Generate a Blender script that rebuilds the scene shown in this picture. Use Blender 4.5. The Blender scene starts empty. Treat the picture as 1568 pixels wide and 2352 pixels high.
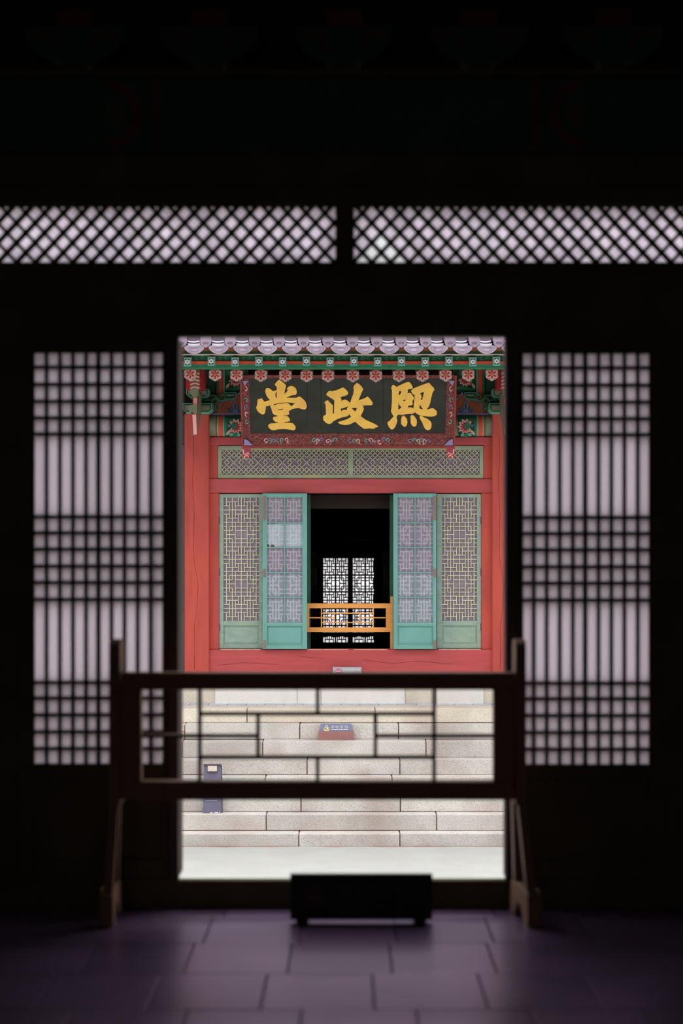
import bpy, bmesh, math, random
from mathutils import Vector, Matrix
from mathutils.geometry import tessellate_polygon
random.seed(7)

# ------------------------------------------------------------------ camera
F, XV, YH, EYE = 3600.0, 804.0, 1290.0, 1.38      # focal length (px of a 1568x2352 frame), vanishing point, eye height
scene = bpy.context.scene
cam = bpy.data.cameras.new('camera')
cam.sensor_fit = 'HORIZONTAL'; cam.sensor_width = 36.0
cam.lens = F / 1568 * 36.0
cam.shift_x = -(XV - 784) / 1568
cam.shift_y = (YH - 1176) / 1568
cam.clip_start = 0.05; cam.clip_end = 300
cam.dof.use_dof = True; cam.dof.focus_distance = 17.4; cam.dof.aperture_fstop = 2.7
camo = bpy.data.objects.new('camera', cam); scene.collection.objects.link(camo)
camo.location = (0, 0, EYE); camo.rotation_euler = (math.pi / 2, 0, 0)
scene.camera = camo

# ------------------------------------------------------------------ light: an overcast sky, a hazy sun and added rear fill papers
world = bpy.data.worlds.new('overcast_sky'); scene.world = world
world.use_nodes = True
_bg = world.node_tree.nodes['Background']
_bg.inputs[0].default_value = (0.98, 0.985, 1.0, 1); _bg.inputs[1].default_value = 1.2
_nt = world.node_tree                                 # overcast dome: three times brighter overhead than at the horizon
_tc = _nt.nodes.new('ShaderNodeTexCoord'); _sx = _nt.nodes.new('ShaderNodeSeparateXYZ'); _mr = _nt.nodes.new('ShaderNodeMapRange')
_nt.links.new(_tc.outputs['Generated'], _sx.inputs[0]); _nt.links.new(_sx.outputs['Z'], _mr.inputs[0])
_mr.inputs[1].default_value = 0.0; _mr.inputs[2].default_value = 1.0; _mr.inputs[3].default_value = 0.75; _mr.inputs[4].default_value = 2.25
_nt.links.new(_mr.outputs[0], _bg.inputs[1])
_sun = bpy.data.lights.new('hazy_sun', 'SUN'); _sun.energy = 1.9; _sun.angle = math.radians(40); _sun.color = (1, .985, .95)
_suno = bpy.data.objects.new('hazy_sun', _sun); scene.collection.objects.link(_suno)
_suno.location = (2, 10, 20); _suno.rotation_euler = (math.radians(-6), math.radians(12), 0)
vs = scene.view_settings
vs.view_transform = 'Standard'; vs.look = 'None'; vs.exposure = 0.22; vs.gamma = 1.0; vs.use_curve_mapping = False
scene.display_settings.display_device = 'sRGB'
scene.cycles.use_denoising = True
scene.cycles.max_bounces = 10; scene.cycles.diffuse_bounces = 5; scene.cycles.transparent_max_bounces = 12

# ------------------------------------------------------------------ helpers
C = scene.collection
WORLD = {}

def P(px, py, Y):
    return Vector(((px - XV) * Y / F, Y, EYE - (py - YH) * Y / F))
def S(r, g, b, k=1.0):
    def f(c):
        c /= 255.0
        return (c / 12.92 if c <= 0.04045 else ((c + 0.055) / 1.055) ** 2.4) * k
    return (f(r), f(g), f(b))

MATS = {}
def mat(name, rgb, rough=0.7, var=0.12, scale=6.0, stretch=(1, 1, 1), bump=0.0, bscale=40.0, spec=0.3,
        obj_var=0.0, stain=None, stain_scale=1.5, stain_amt=0.5, speck=None, speck_scale=120.0, speck_amt=0.4):
    if name in MATS: return MATS[name]
    m = bpy.data.materials.new(name); m.use_nodes = True
    nt = m.node_tree; n = nt.nodes; l = nt.links
    b = n['Principled BSDF']
    b.inputs['Roughness'].default_value = rough
    b.inputs['Specular IOR Level'].default_value = spec
    geo = n.new('ShaderNodeNewGeometry'); mp = n.new('ShaderNodeMapping')
    l.new(geo.outputs['Position'], mp.inputs['Vector']); mp.inputs['Scale'].default_value = stretch
    nz = n.new('ShaderNodeTexNoise'); nz.inputs['Scale'].default_value = scale; nz.inputs['Detail'].default_value = 5
    l.new(mp.outputs[0], nz.inputs['Vector'])
    mr = n.new('ShaderNodeMapRange'); mr.inputs[1].default_value = 0.3; mr.inputs[2].default_value = 0.7
    mr.inputs[3].default_value = 1 - var; mr.inputs[4].default_value = 1 + var
    l.new(nz.outputs['Fac'], mr.inputs[0])
    val = mr.outputs[0]
    if obj_var:
        oi = n.new('ShaderNodeObjectInfo'); m2 = n.new('ShaderNodeMapRange')
        m2.inputs[3].default_value = 1 - obj_var; m2.inputs[4].default_value = 1 + obj_var
        l.new(oi.outputs['Random'], m2.inputs[0])
        mu = n.new('ShaderNodeMath'); mu.operation = 'MULTIPLY'
        l.new(val, mu.inputs[0]); l.new(m2.outputs[0], mu.inputs[1]); val = mu.outputs[0]
    col = n.new('ShaderNodeVectorMath'); col.operation = 'SCALE'
    col.inputs[0].default_value = rgb; l.new(val, col.inputs['Scale'])
    out = col.outputs[0]
    def overlay(out, rgb2, sc, amt, lo, hi):
        nz2 = n.new('ShaderNodeTexNoise'); nz2.inputs['Scale'].default_value = sc; nz2.inputs['Detail'].default_value = 3
        l.new(geo.outputs['Position'], nz2.inputs['Vector'])
        r = n.new('ShaderNodeMapRange'); r.inputs[1].default_value = lo; r.inputs[2].default_value = hi
        r.inputs[3].default_value = 0; r.inputs[4].default_value = amt
        l.new(nz2.outputs['Fac'], r.inputs[0])
        mx = n.new('ShaderNodeMix'); mx.data_type = 'RGBA'
        l.new(r.outputs[0], mx.inputs[0]); l.new(out, mx.inputs[6]); mx.inputs[7].default_value = (*rgb2, 1)
        return mx.outputs[2]
    if stain: out = overlay(out, stain, stain_scale, stain_amt, 0.45, 0.7)
    if speck: out = overlay(out, speck, speck_scale, speck_amt, 0.5, 0.66)
    l.new(out, b.inputs['Base Color'])
    if bump:
        nb = n.new('ShaderNodeTexNoise'); nb.inputs['Scale'].default_value = bscale; nb.inputs['Detail'].default_value = 4
        l.new(mp.outputs[0], nb.inputs['Vector'])
        bp = n.new('ShaderNodeBump'); bp.inputs['Strength'].default_value = bump; bp.inputs['Distance'].default_value = 0.01
        l.new(nb.outputs['Fac'], bp.inputs['Height']); l.new(bp.outputs[0], b.inputs['Normal'])
    MATS[name] = m; return m

def paper_mat(name, rgb, through=0.7, clear=0.0, var=0.06, scale=9.0, refl=None):
    m = bpy.data.materials.new(name); m.use_nodes = True
    nt = m.node_tree; n = nt.nodes; l = nt.links; n.clear()
    o = n.new('ShaderNodeOutputMaterial')
    geo = n.new('ShaderNodeNewGeometry')
    nz = n.new('ShaderNodeTexNoise'); nz.inputs['Scale'].default_value = scale; nz.inputs['Detail'].default_value = 3
    l.new(geo.outputs['Position'], nz.inputs['Vector'])
    mr = n.new('ShaderNodeMapRange'); mr.inputs[1].default_value = 0.3; mr.inputs[2].default_value = 0.7
    mr.inputs[3].default_value = 1 - var; mr.inputs[4].default_value = 1 + var
    l.new(nz.outputs['Fac'], mr.inputs[0])
    col = n.new('ShaderNodeVectorMath'); col.operation = 'SCALE'; col.inputs[0].default_value = rgb
    l.new(mr.outputs[0], col.inputs['Scale'])
    t = n.new('ShaderNodeBsdfTranslucent'); d = n.new('ShaderNodeBsdfDiffuse'); mx = n.new('ShaderNodeMixShader')
    l.new(col.outputs[0], t.inputs[0]); l.new(col.outputs[0], d.inputs[0])
    if refl: 
        for k in list(d.inputs[0].links): l.remove(k)
        d.inputs[0].default_value = (*refl, 1)
    mx.inputs[0].default_value = through
    l.new(d.outputs[0], mx.inputs[1]); l.new(t.outputs[0], mx.inputs[2])
    last = mx.outputs[0]
    if clear:
        tr = n.new('ShaderNodeBsdfTransparent'); m2 = n.new('ShaderNodeMixShader'); m2.inputs[0].default_value = clear
        l.new(last, m2.inputs[1]); l.new(tr.outputs[0], m2.inputs[2]); last = m2.outputs[0]
    l.new(last, o.inputs[0])
    MATS[name] = m; return m

class MB:
    """collects geometry in world space and links it as ONE mesh object"""
    def __init__(s): s.v = []; s.f = []; s.mi = []; s.cur = 0
    def mat(s, i): s.cur = i; return s
    def face(s, pts):
        b = len(s.v); s.v += [Vector(p) for p in pts]; s.f.append(tuple(range(b, b + len(pts)))); s.mi.append(s.cur)
    def hexa(s, q0, q1):
        """two quads (front, back), each 4 points in the same order"""
        b = len(s.v); s.v += [Vector(p) for p in q0] + [Vector(p) for p in q1]
        for f in ((0, 1, 2, 3), (7, 6, 5, 4), (0, 4, 5, 1), (1, 5, 6, 2), (2, 6, 7, 3), (3, 7, 4, 0)):
            s.f.append(tuple(b + i for i in f)); s.mi.append(s.cur)
        return s
    def box(s, x0, x1, y0, y1, z0, z1):
        s.hexa([(x0, y0, z0), (x1, y0, z0), (x1, y0, z1), (x0, y0, z1)], [(x0, y1, z0), (x1, y1, z0), (x1, y1, z1), (x0, y1, z1)]); return s
    def pbox(s, px0, py0, px1, py1, Y, d):
        a = P(px0, py1, Y); b = P(px1, py0, Y)
        return s.box(a.x, b.x, Y, Y + d, a.z, b.z)
    def bar(s, a, b, w, d):
        """bar in a constant-Y plane from a to b (front face), width w, depth d"""
        a = Vector(a); b = Vector(b); t = (b - a); t.normalize(); n = Vector((-t.z, 0, t.x)) * (w / 2)
        q = [a + n, b + n, b - n, a - n]
        s.hexa(q, [p + Vector((0, d, 0)) for p in q]); return s
    def prism(s, rings, off):
        """polygon with holes (lists of 3-D points) swept by the vector off"""
        off = Vector(off); rings = [[Vector(p) for p in r] for r in rings]
        flat = [p for r in rings for p in r]; b = len(s.v); n = len(flat)
        s.v += flat + [p + off for p in flat]
        for t in tessellate_polygon(rings):
            s.f.append((b + t[0], b + t[1], b + t[2])); s.f.append((b + n + t[2], b + n + t[1], b + n + t[0])); s.mi += [s.cur] * 2
        k = 0
        for r in rings:
            for i in range(len(r)):
                j = (i + 1) % len(r)
                s.f.append((b + k + i, b + k + j, b + n + k + j, b + n + k + i)); s.mi.append(s.cur)
            k += len(r)
        return s
    def ppoly(s, pts, Y, d=0.02, holes=()):
        return s.prism([[P(x, y, Y) for x, y in r] for r in [pts, *holes]], (0, d, 0))
    def sheet(s, rings, Y):
        """a single sheet (paper) facing -Y: picture-plane outline with holes at depth Y"""
        rr = [[P(x, y, Y) for x, y in r] for r in rings]; b = len(s.v); s.v += [p for r in rr for p in r]
        for t in tessellate_polygon(rr): s.f.append((b + t[0], b + t[1], b + t[2])); s.mi.append(s.cur)
        return s
    def psheet(s, px0, py0, px1, py1, Y): return s.sheet([[(px0, py0), (px1, py0), (px1, py1), (px0, py1)]], Y)
    def tube(s, path, rad, seg=8, cap=True):
        """round tube along a path; rad number or list"""
        path = [Vector(p) for p in path]; n = len(path); b = len(s.v)
        for i, p in enumerate(path):
            t = (path[min(i + 1, n - 1)] - path[max(i - 1, 0)]).normalized()
            u = t.orthogonal() if abs(t.y) > .95 else t.cross(Vector((0, 1, 0)))
            u.normalize(); w = t.cross(u)
            r = rad[i] if isinstance(rad, (list, tuple)) else rad
            for k in range(seg):
                a = 2 * math.pi * k / seg
                s.v.append(p + (u * math.cos(a) + w * math.sin(a)) * r)
        for i in range(n - 1):
            for k in range(seg):
                k2 = (k + 1) % seg
                s.f.append((b + i * seg + k, b + i * seg + k2, b + (i + 1) * seg + k2, b + (i + 1) * seg + k)); s.mi.append(s.cur)
        if cap:
            s.f.append(tuple(b + k for k in range(seg))); s.f.append(tuple(b + (n - 1) * seg + k for k in reversed(range(seg)))); s.mi += [s.cur] * 2
        return s
    def build(s, name, mats, parent=None, bevel=0.0, smooth=False):
        if not isinstance(mats, (list, tuple)): mats = [mats]
        lo = Vector((min(v[i] for v in s.v) for i in range(3))); hi = Vector((max(v[i] for v in s.v) for i in range(3)))
        c = (lo + hi) / 2
        me = bpy.data.meshes.new(name)
        me.from_pydata([v - c for v in s.v], [], s.f)
        for m in mats: me.materials.append(m)
        me.polygons.foreach_set('material_index', s.mi)
        if smooth: me.polygons.foreach_set('use_smooth', [True] * len(s.f))
        bm = bmesh.new(); bm.from_mesh(me); bmesh.ops.recalc_face_normals(bm, faces=bm.faces); bm.to_mesh(me); bm.free()
        if smooth: me.set_sharp_from_angle(angle=math.radians(40))
        me.update()
        return place(name, me, c, parent, bevel)

def place(name, me, c, parent=None, bevel=0.0):
    o = bpy.data.objects.new(name, me); C.objects.link(o)
    c = Vector(c); WORLD[o.name] = c
    if parent is not None:
        o.parent = parent; o.location = c - WORLD[parent.name]
    else: o.location = c
    if bevel:
        b = o.modifiers.new('bevel', 'BEVEL'); b.width = bevel; b.segments = 2; b.limit_method = 'ANGLE'
    return o
def again(o, shift, parent=None, name=None):
    """a copy that shares the mesh, moved by shift"""
    c = o.copy(); C.objects.link(c)
    if name: c.name = name
    p = parent if parent is not None else o.parent
    w = WORLD[o.name] + Vector(shift); WORLD[c.name] = w
    c.parent = p; c.location = w - (WORLD[p.name] if p is not None else Vector())
    return c
def tag(o, label=None, cat=None, group=None, kind=None):
    if label: o['label'] = label
    if cat: o['category'] = cat
    if group: o['group'] = group
    if kind: o['kind'] = kind
    return o
def empty(name, loc):
    o = bpy.data.objects.new(name, None); C.objects.link(o); o.location = loc; WORLD[o.name] = Vector(loc)
    o.empty_display_size = 0.1
    return o
def text_mesh(body, name, m, px0, py0, px1, py1, Y, parent, depth=0.002, lean=None):
    cu = bpy.data.curves.new(name, 'FONT'); cu.body = body; cu.size = 1.0; cu.extrude = 0.0; cu.resolution_u = 3
    cu.align_x = 'LEFT'
    ob = bpy.data.objects.new(name, cu); C.objects.link(ob)
    bpy.context.view_layer.update()
    me = bpy.data.meshes.new_from_object(ob.evaluated_get(bpy.context.evaluated_depsgraph_get()))
    bpy.data.objects.remove(ob); bpy.data.curves.remove(cu)
    xs = [v.co.x for v in me.vertices]; ys = [v.co.y for v in me.vertices]
    x0, x1, y0, y1 = min(xs), max(xs), min(ys), max(ys)
    mb = MB()
    pts = [P(px0 + (v.co.x - x0) / (x1 - x0) * (px1 - px0), py1 + (v.co.y - y0) / (y1 - y0) * (py0 - py1), Y) for v in me.vertices]
    for f in me.polygons: mb.face([pts[i] for i in f.vertices])
    bpy.data.meshes.remove(me)
    o = mb.build(name, m, parent)
    return o

# ------------------------------------------------------------------ materials
# outdoors
M_GROUND = mat('pale_sand', S(228, 229, 225, .54), .9, .05, 3, bump=.25, bscale=60, speck=S(190, 180, 170), speck_scale=60, speck_amt=.25)
M_STONE = mat('granite', S(222, 217, 210, .92), .85, .10, 2.2, bump=.5, bscale=55, obj_var=.10,
              stain=S(178, 158, 150), stain_scale=1.6, stain_amt=.65, speck=S(128, 116, 116), speck_scale=95, speck_amt=.42)
M_STONE_W = mat('granite_cream', S(240, 230, 212, 1.0), .85, .08, 2.2, bump=.4, bscale=55, obj_var=.05,
                stain=S(205, 185, 165), stain_scale=1.6, stain_amt=.4, speck=S(170, 158, 148), speck_scale=95, speck_amt=.4)
M_MORTAR = mat('joint_earth', S(150, 104, 90), .95, .2, 10)
M_BASE = mat('base_granite', S(250, 246, 238), .85, .06, 2.2, bump=.3, bscale=55, obj_var=.03, stain=S(226, 210, 196), stain_scale=1.6, stain_amt=.4, speck=S(200, 190, 180), speck_scale=95, speck_amt=.3)
M_BRICK = mat('grey_brick', S(206, 209, 220), .85, .1, 8, obj_var=.1)
M_RED_V = mat('red_column_paint', S(198, 84, 77, 1.0), .62, .12, 2.5, (6, 6, .7), bump=.12, bscale=12, stain=S(222, 100, 70), stain_scale=1.3, stain_amt=.5)
M_RED_H = mat('red_beam_paint', S(196, 84, 86, 1.0), .62, .12, 2.5, (.7, 6, 6), bump=.12, bscale=12, stain=S(196, 96, 100), stain_scale=1.0, stain_amt=.5)
M_BAY = mat('grey_bay_plaster', S(120, 110, 106), .9, .1)
M_CRACK = mat('wood_crack', S(112, 44, 42), .9, .1)
M_FILLET = mat('pale_fillet_paint', S(196, 182, 170), .8, .1)
M_CHIP = mat('worn_pale_edge', S(216, 160, 140), .8, .2, 20)
M_GREENP = mat('pale_green_paint', S(164, 178, 150), .7, .16, 5, (1, 1, 1), bump=.15, bscale=30, stain=S(202, 196, 148), stain_scale=2.2, stain_amt=.7)
M_GREENS = mat('sage_door_paint', S(156, 180, 166), .7, .14, 5, (1.5, 1, 4), bump=.2, bscale=30, stain=S(168, 190, 160), stain_scale=2.5, stain_amt=.5)
M_TEAL = mat('teal_shutter_paint', S(122, 178, 168), .6, .07, 4, (1, 1, 1), bump=.1, bscale=30)
M_LATT = mat('cream_lattice', S(216, 214, 184), .7, .12, 14)
M_LATT2 = mat('pale_lattice_behind_paper', S(214, 226, 226), .7, .04, 14)
M_BACKP = paper_mat('mauve_backing_paper', S(166, 152, 170), .12, 0, .08, 5)
M_BACKD = mat('shade_behind_lattice', S(146, 128, 140), .8, .05)
M_PANE = paper_mat('aged_shutter_paper', S(200, 186, 202), .2, .45, .05, 6)
M_PANE2 = paper_mat('fresh_shutter_paper', S(224, 234, 242), .2, .25, .03, 6)
M_PANE3 = paper_mat('bluish_shutter_paper', S(206, 208, 222), .2, .45, .05, 6)
M_DGREEN = mat('dark_green_paint', S(64, 100, 84), .7, .12, 6)
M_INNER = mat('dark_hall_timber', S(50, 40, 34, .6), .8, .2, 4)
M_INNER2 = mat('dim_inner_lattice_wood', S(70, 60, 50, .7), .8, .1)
M_DIMP = paper_mat('dim_inner_paper', S(240, 240, 228), .15, 0, .05)
M_FARP = paper_mat('bright_far_paper', (.97, .95, .97), .97, 0, .05, 3)
M_ORANGE = mat('varnished_pine', S(250, 172, 92), .5, .10, 4, (.6, 4, 8), spec=.4)
M_TILE = mat('mauve_roof_tile', S(192, 176, 194), .75, .12, 12, bump=.3, bscale=60, obj_var=.08, stain=S(150, 138, 156), stain_scale=7, stain_amt=.5)
M_TILEC = mat('mauve_cover_tile', S(160, 142, 160), .75, .12, 12, bump=.3, bscale=60, obj_var=.08)
M_TILEW = mat('white_mortar_edge', S(240, 238, 246), .8, .05, 12)
M_TILED = mat('dark_roof_tile', S(112, 102, 112), .8, .1, 12)
# painted timber
M_PGRN = mat('dancheong_green', S(52, 128, 92), .7, .14, 10)
M_PDGR = mat('dancheong_dark_green', S(44, 84, 56), .7, .15, 10)
M_PTEAL = mat('dancheong_mint', S(118, 186, 166), .7, .08, 10)
M_PRED = mat('dancheong_vermilion', S(226, 92, 66), .7, .1, 10)
M_PPINK = mat('dancheong_pink', S(250, 190, 184), .7, .08, 14)
M_PCRIM = mat('dancheong_crimson', S(190, 62, 68), .7, .08, 14)
M_PORAN = mat('dancheong_ochre', S(216, 128, 58), .7, .08, 14)
M_PNAVY = mat('dancheong_navy', S(58, 62, 84), .7, .1, 14)
M_PWHITE = mat('dancheong_white', S(236, 232, 236), .7, .05, 14)
M_PBLACK = mat('dancheong_black', S(34, 40, 36), .7, .1, 14)
M_PGREY = mat('dancheong_greygreen', S(134, 138, 112), .7, .1, 10)
M_PBRWN = mat('dancheong_brown', S(150, 84, 50), .7, .14, 10)
M_PPURP = mat('dancheong_lilac', S(150, 138, 186), .7, .1, 10)
M_PBLUE = mat('dancheong_slate_blue', S(106, 120, 160), .7, .1, 10)
M_PBROWN2 = mat('rafter_brown', S(146, 108, 84), .75, .15, 6)
M_MAROON = mat('maroon_sign_frame', S(112, 50, 48), .6, .12, 10, speck=S(226, 150, 142), speck_scale=70, speck_amt=.42)
M_MAROON2 = mat('maroon_sign_moulding', S(148, 66, 58), .6, .12, 10)
M_BOARD = mat('black_sign_board', S(48, 50, 44), .55, .25, 3, (1, 1, 3), stain=S(66, 66, 60), stain_scale=3, stain_amt=.5)
M_GOLD = mat('gold_lettering', S(255, 206, 92, 1.05), .5, .07, 12, stain=S(250, 186, 100), stain_scale=9, stain_amt=.6)
# signs
M_SIGNG = mat('grey_sign_plate', S(186, 186, 192), .5, .05)
M_SIGNB = mat('slate_blue_sign_plate', S(140, 146, 176), .5, .04)
M_SIGNR = mat('red_brown_sign_base', S(166, 118, 116), .7, .08)
M_WHITE = mat('white_print', S(250, 250, 250), .6, .01)
M_PINKP = mat('pink_print', S(226, 104, 150), .6, .02)
M_YELL = mat('yellow_print', S(250, 236, 150), .6, .02)
M_NAVY = mat('slate_lectern_metal', S(116, 112, 134), .5, .05, 8)
M_NAVYD = mat('dark_lectern_side', S(92, 76, 92), .5, .05, 8)
# indoors
M_POST = mat('worn_door_post', S(92, 82, 80), .95, .12, 5, spec=.05)
M_TIMB = mat('dark_timber', S(92, 86, 66, 1.0), .95, .2, 4, (1, 1, 1), spec=.05)
M_TIMBG = mat('dark_green_timber', S(50, 80, 64, .9), .75, .2, 4)
M_TIMBR = mat('dark_red_timber', S(110, 56, 44, .9), .75, .2, 4)
M_PAPER = paper_mat('door_paper', (.90, .78, .90), .9, 0, .08, 2.0)
M_PAPERT = paper_mat('transom_paper', (.80, .70, .82), .84, 0, .22, 14)
M_PAPERN = paper_mat('fresh_transom_paper', (.95, .97, .99), .94, 0, .03, 9)
M_BARRIER = mat('brown_barrier_wood', S(146, 112, 88, .8), .6, .12, 5, (1, 1, 1), spec=.25)
M_BLACKS = mat('black_floor_sign', S(36, 40, 38), .6, .1)
M_FAINT = mat('faint_grey_print', S(74, 76, 72), .7, .05)
M_FAINTR = mat('faint_red_print', S(72, 42, 38), .7, .05)
M_FLOOR = mat('dark_paving_tile', S(138, 112, 148, .75), .29, .15, 3, bump=.06, bscale=9, spec=.9, obj_var=.10, stain=S(116, 100, 124, .8), stain_scale=4, stain_amt=.5)
M_FLOOR.node_tree.nodes['Principled BSDF'].inputs['Metallic'].default_value = .4
M_FLOOR.node_tree.nodes['Principled BSDF'].inputs['Specular Tint'].default_value = (1.0, .84, 1.0, 1)
M_FJOINT = mat('floor_joint', S(52, 48, 52), .9, .1)
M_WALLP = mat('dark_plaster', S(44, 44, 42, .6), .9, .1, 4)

# ================================================================== THE HALL WE STAND IN
YW = 6.25                                            # room face of the door wall
floor = MB().box(-6.2, 6.2, -3.2, YW + .02, -.25, -.012).build('floor', M_FJOINT); tag(floor, kind='structure')
tile_me = None
for r in range(8):
    y1 = 6.10 - .4225 * (r - 1) - .002; y0 = y1 - .4185
    y1 = min(y1, YW)
    off = {0: -.14, 1: -.5337, 2: -.2106, 3: -.2775}.get(r, random.uniform(0, .35))
    for k in range(-7, 8):
        x = off + .352 * k
        h = random.uniform(-.0025, 0.0)
        MB().box(x + .002, x + .350, y0, y1, -.03, h).build('tile', M_FLOOR, floor, bevel=.003)
rest = MB().box(-6.2, 6.2, -3.2, 6.10 - .4225 * 7 - .008, -.02, -.001).build('paving', M_FLOOR, floor)
for sx in (-1, 1):
    MB().box(*sorted((sx * 2.7, sx * 6.2)), 3.1, YW, -.02, -.001).build('paving', M_FLOOR, floor)

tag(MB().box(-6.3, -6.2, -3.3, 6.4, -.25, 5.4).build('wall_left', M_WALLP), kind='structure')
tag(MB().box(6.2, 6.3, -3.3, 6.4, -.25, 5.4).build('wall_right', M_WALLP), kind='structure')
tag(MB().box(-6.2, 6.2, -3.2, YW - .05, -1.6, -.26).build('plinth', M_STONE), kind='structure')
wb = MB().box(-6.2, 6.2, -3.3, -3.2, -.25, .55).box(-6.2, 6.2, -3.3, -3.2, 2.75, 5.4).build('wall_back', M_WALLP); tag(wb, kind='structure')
for i in range(5):
    x = -5.0 + 2.0 * i
    if i in (1, 3):  # unseen paper windows added behind the camera as faint indoor fill
        m_ = MB(); m_.face([(x, -3.268, 1.66), (x + 1.94, -3.268, 1.66), (x + 1.94, -3.268, 2.74), (x, -3.268, 2.74)]); m_.build('rear_fill_paper', M_PAPER, wb)
    MB().box(x, x + 1.94, -3.27, -3.25, .56, 1.65 if i in (1, 3) else 2.74).build('rear_panel', M_TIMB, wb)
    MB().box(x - .06, x, -3.29, -3.21, .55, 2.75).build('rear_post', M_TIMB, wb)
    for k in range(1, 4): MB().box(x, x + 1.94, -3.29, -3.272, .56 + k * .55, .58 + k * .55).build('rear_rail', M_TIMB, wb)
for a, b in ((-6.2, -5.06), (4.94, 6.2)): MB().box(a, b, -3.3, -3.2, .55, 2.75).build('rear_panel', M_WALLP, wb)
ceil = MB().box(-6.3, 6.3, -3.3, 6.5, 5.4, 5.5).build('ceiling', M_TIMB); tag(ceil, kind='structure')
for i in range(6):
    MB().box(-6.2, 6.2, -2.6 + i * 1.6, -2.4 + i * 1.6, 5.2, 5.4).build('ceiling_beam', M_TIMB, ceil)

wf = empty('wall_front', (0, YW, 0)); tag(wf, kind='structure')
def wpx(name, m, px0, py0, px1, py1, Y=YW, d=.14, parent=wf, bevel=.004):
    return MB().pbox(px0, py0, px1, py1, Y, d).build(name, m, parent, bevel)
# door posts, lintel band, transom frame, beams
zf = lambda py, Y=YW: EYE - (py - YH) * Y / F
xf = lambda px, Y=YW: (px - XV) * Y / F
MB().pbox(-110, 2020, 409, 2095, YW, .05).pbox(409, 2023, 1161, 2095, YW, .05).pbox(1161, 2020, 1690, 2095, YW, .05).build('threshold', M_TIMB, wf)
wpx('door_post', M_POST, 386, 775, 409, 2020, YW, .18)
wpx('door_post', M_POST, 1161, 775, 1186, 2020, YW, .1)
MB().pbox(-110, 627.5, 1690, 772, YW, .05).pbox(-110, 771, 409, 779, YW, .05).pbox(1161, 771, 1690, 779, YW, .05).build('lintel', M_TIMB, wf)
wpx('transom_sill', M_TIMB, -110, 604, 1690, 627, YW - .015, .15)
wpx('transom_post', M_TIMB, 773, 468, 810, 603.5, YW, .12)
wpx('transom_head', M_TIMB, -110, 425, 1690, 467, YW - .01, .14)
wpx('upper_beam', M_TIMB, -400, 352, 1968, 424.5, YW - .05, .22)
pb = wpx('painted_beam', M_TIMBG, -400, 178, 1968, 345, YW - .09, .26)
wpx('beam_band', M_TIMBR, 352, 178, 366, 345, YW - .096, .012, pb, 0)
wpx('beam_band', M_TIMBR, 1222, 178, 1236, 345, YW - .096, .012, pb, 0)
for cx, s in ((250, 1), (1338, -1)):
    for k, rr in enumerate((78, 56, 34)):
        a = [(cx + s * math.cos(t * math.pi / 12 - math.pi / 2) * rr, 262 + math.sin(t * math.pi / 12 - math.pi / 2) * rr) for t in range(13)]
        MB().ppoly(a, YW - .096 - .003 * k, .01).build('painted_scale', (M_TIMBR, M_TIMBG, M_TIMB)[k], pb)
wpx('beam_cap', M_TIMB, -400, 158, 1968, 172, YW - .11, .3)
for k in range(-1, 6):                               # bracket arms with carved volutes over the beam
    cx = 170 + 310 * k
    arm = MB().ppoly([(cx - 115, 60), (cx + 115, 60), (cx + 112, 95), (cx + 80, 128), (cx + 34, 140), (cx + 30, 157), (cx - 30, 157), (cx - 34, 140), (cx - 80, 128), (cx - 112, 95)], YW - .1, .16).build('bracket_arm', M_TIMBG, wf, .005)
    for s in (-1, 1):
        t = [P(cx + s * (70 + 30 * math.cos(a * .5)), 98 - 24 * math.sin(a * .5), YW - .104) for a in range(0, 9)]
        MB().tube(t, .006, 6).build('volute', M_TIMBR, arm)
    MB().pbox(cx - 42, 20, cx + 42, 58, YW - .12, .2).build('bearing_block', M_TIMBR, wf, .006)
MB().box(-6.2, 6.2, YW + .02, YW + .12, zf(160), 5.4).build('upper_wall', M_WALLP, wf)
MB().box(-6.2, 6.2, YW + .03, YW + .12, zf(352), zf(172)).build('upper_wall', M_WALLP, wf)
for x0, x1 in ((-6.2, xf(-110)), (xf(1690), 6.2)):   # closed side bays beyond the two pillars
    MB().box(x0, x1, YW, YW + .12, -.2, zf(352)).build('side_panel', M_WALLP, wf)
for px in (-170, 1770):
    a = P(px, 0, YW - .02)
    MB().tube([(a.x, YW - .02, 0), (a.x, YW - .02, zf(345))], .135, 24).build('pillar', M_TIMB, wf, smooth=True)

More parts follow.
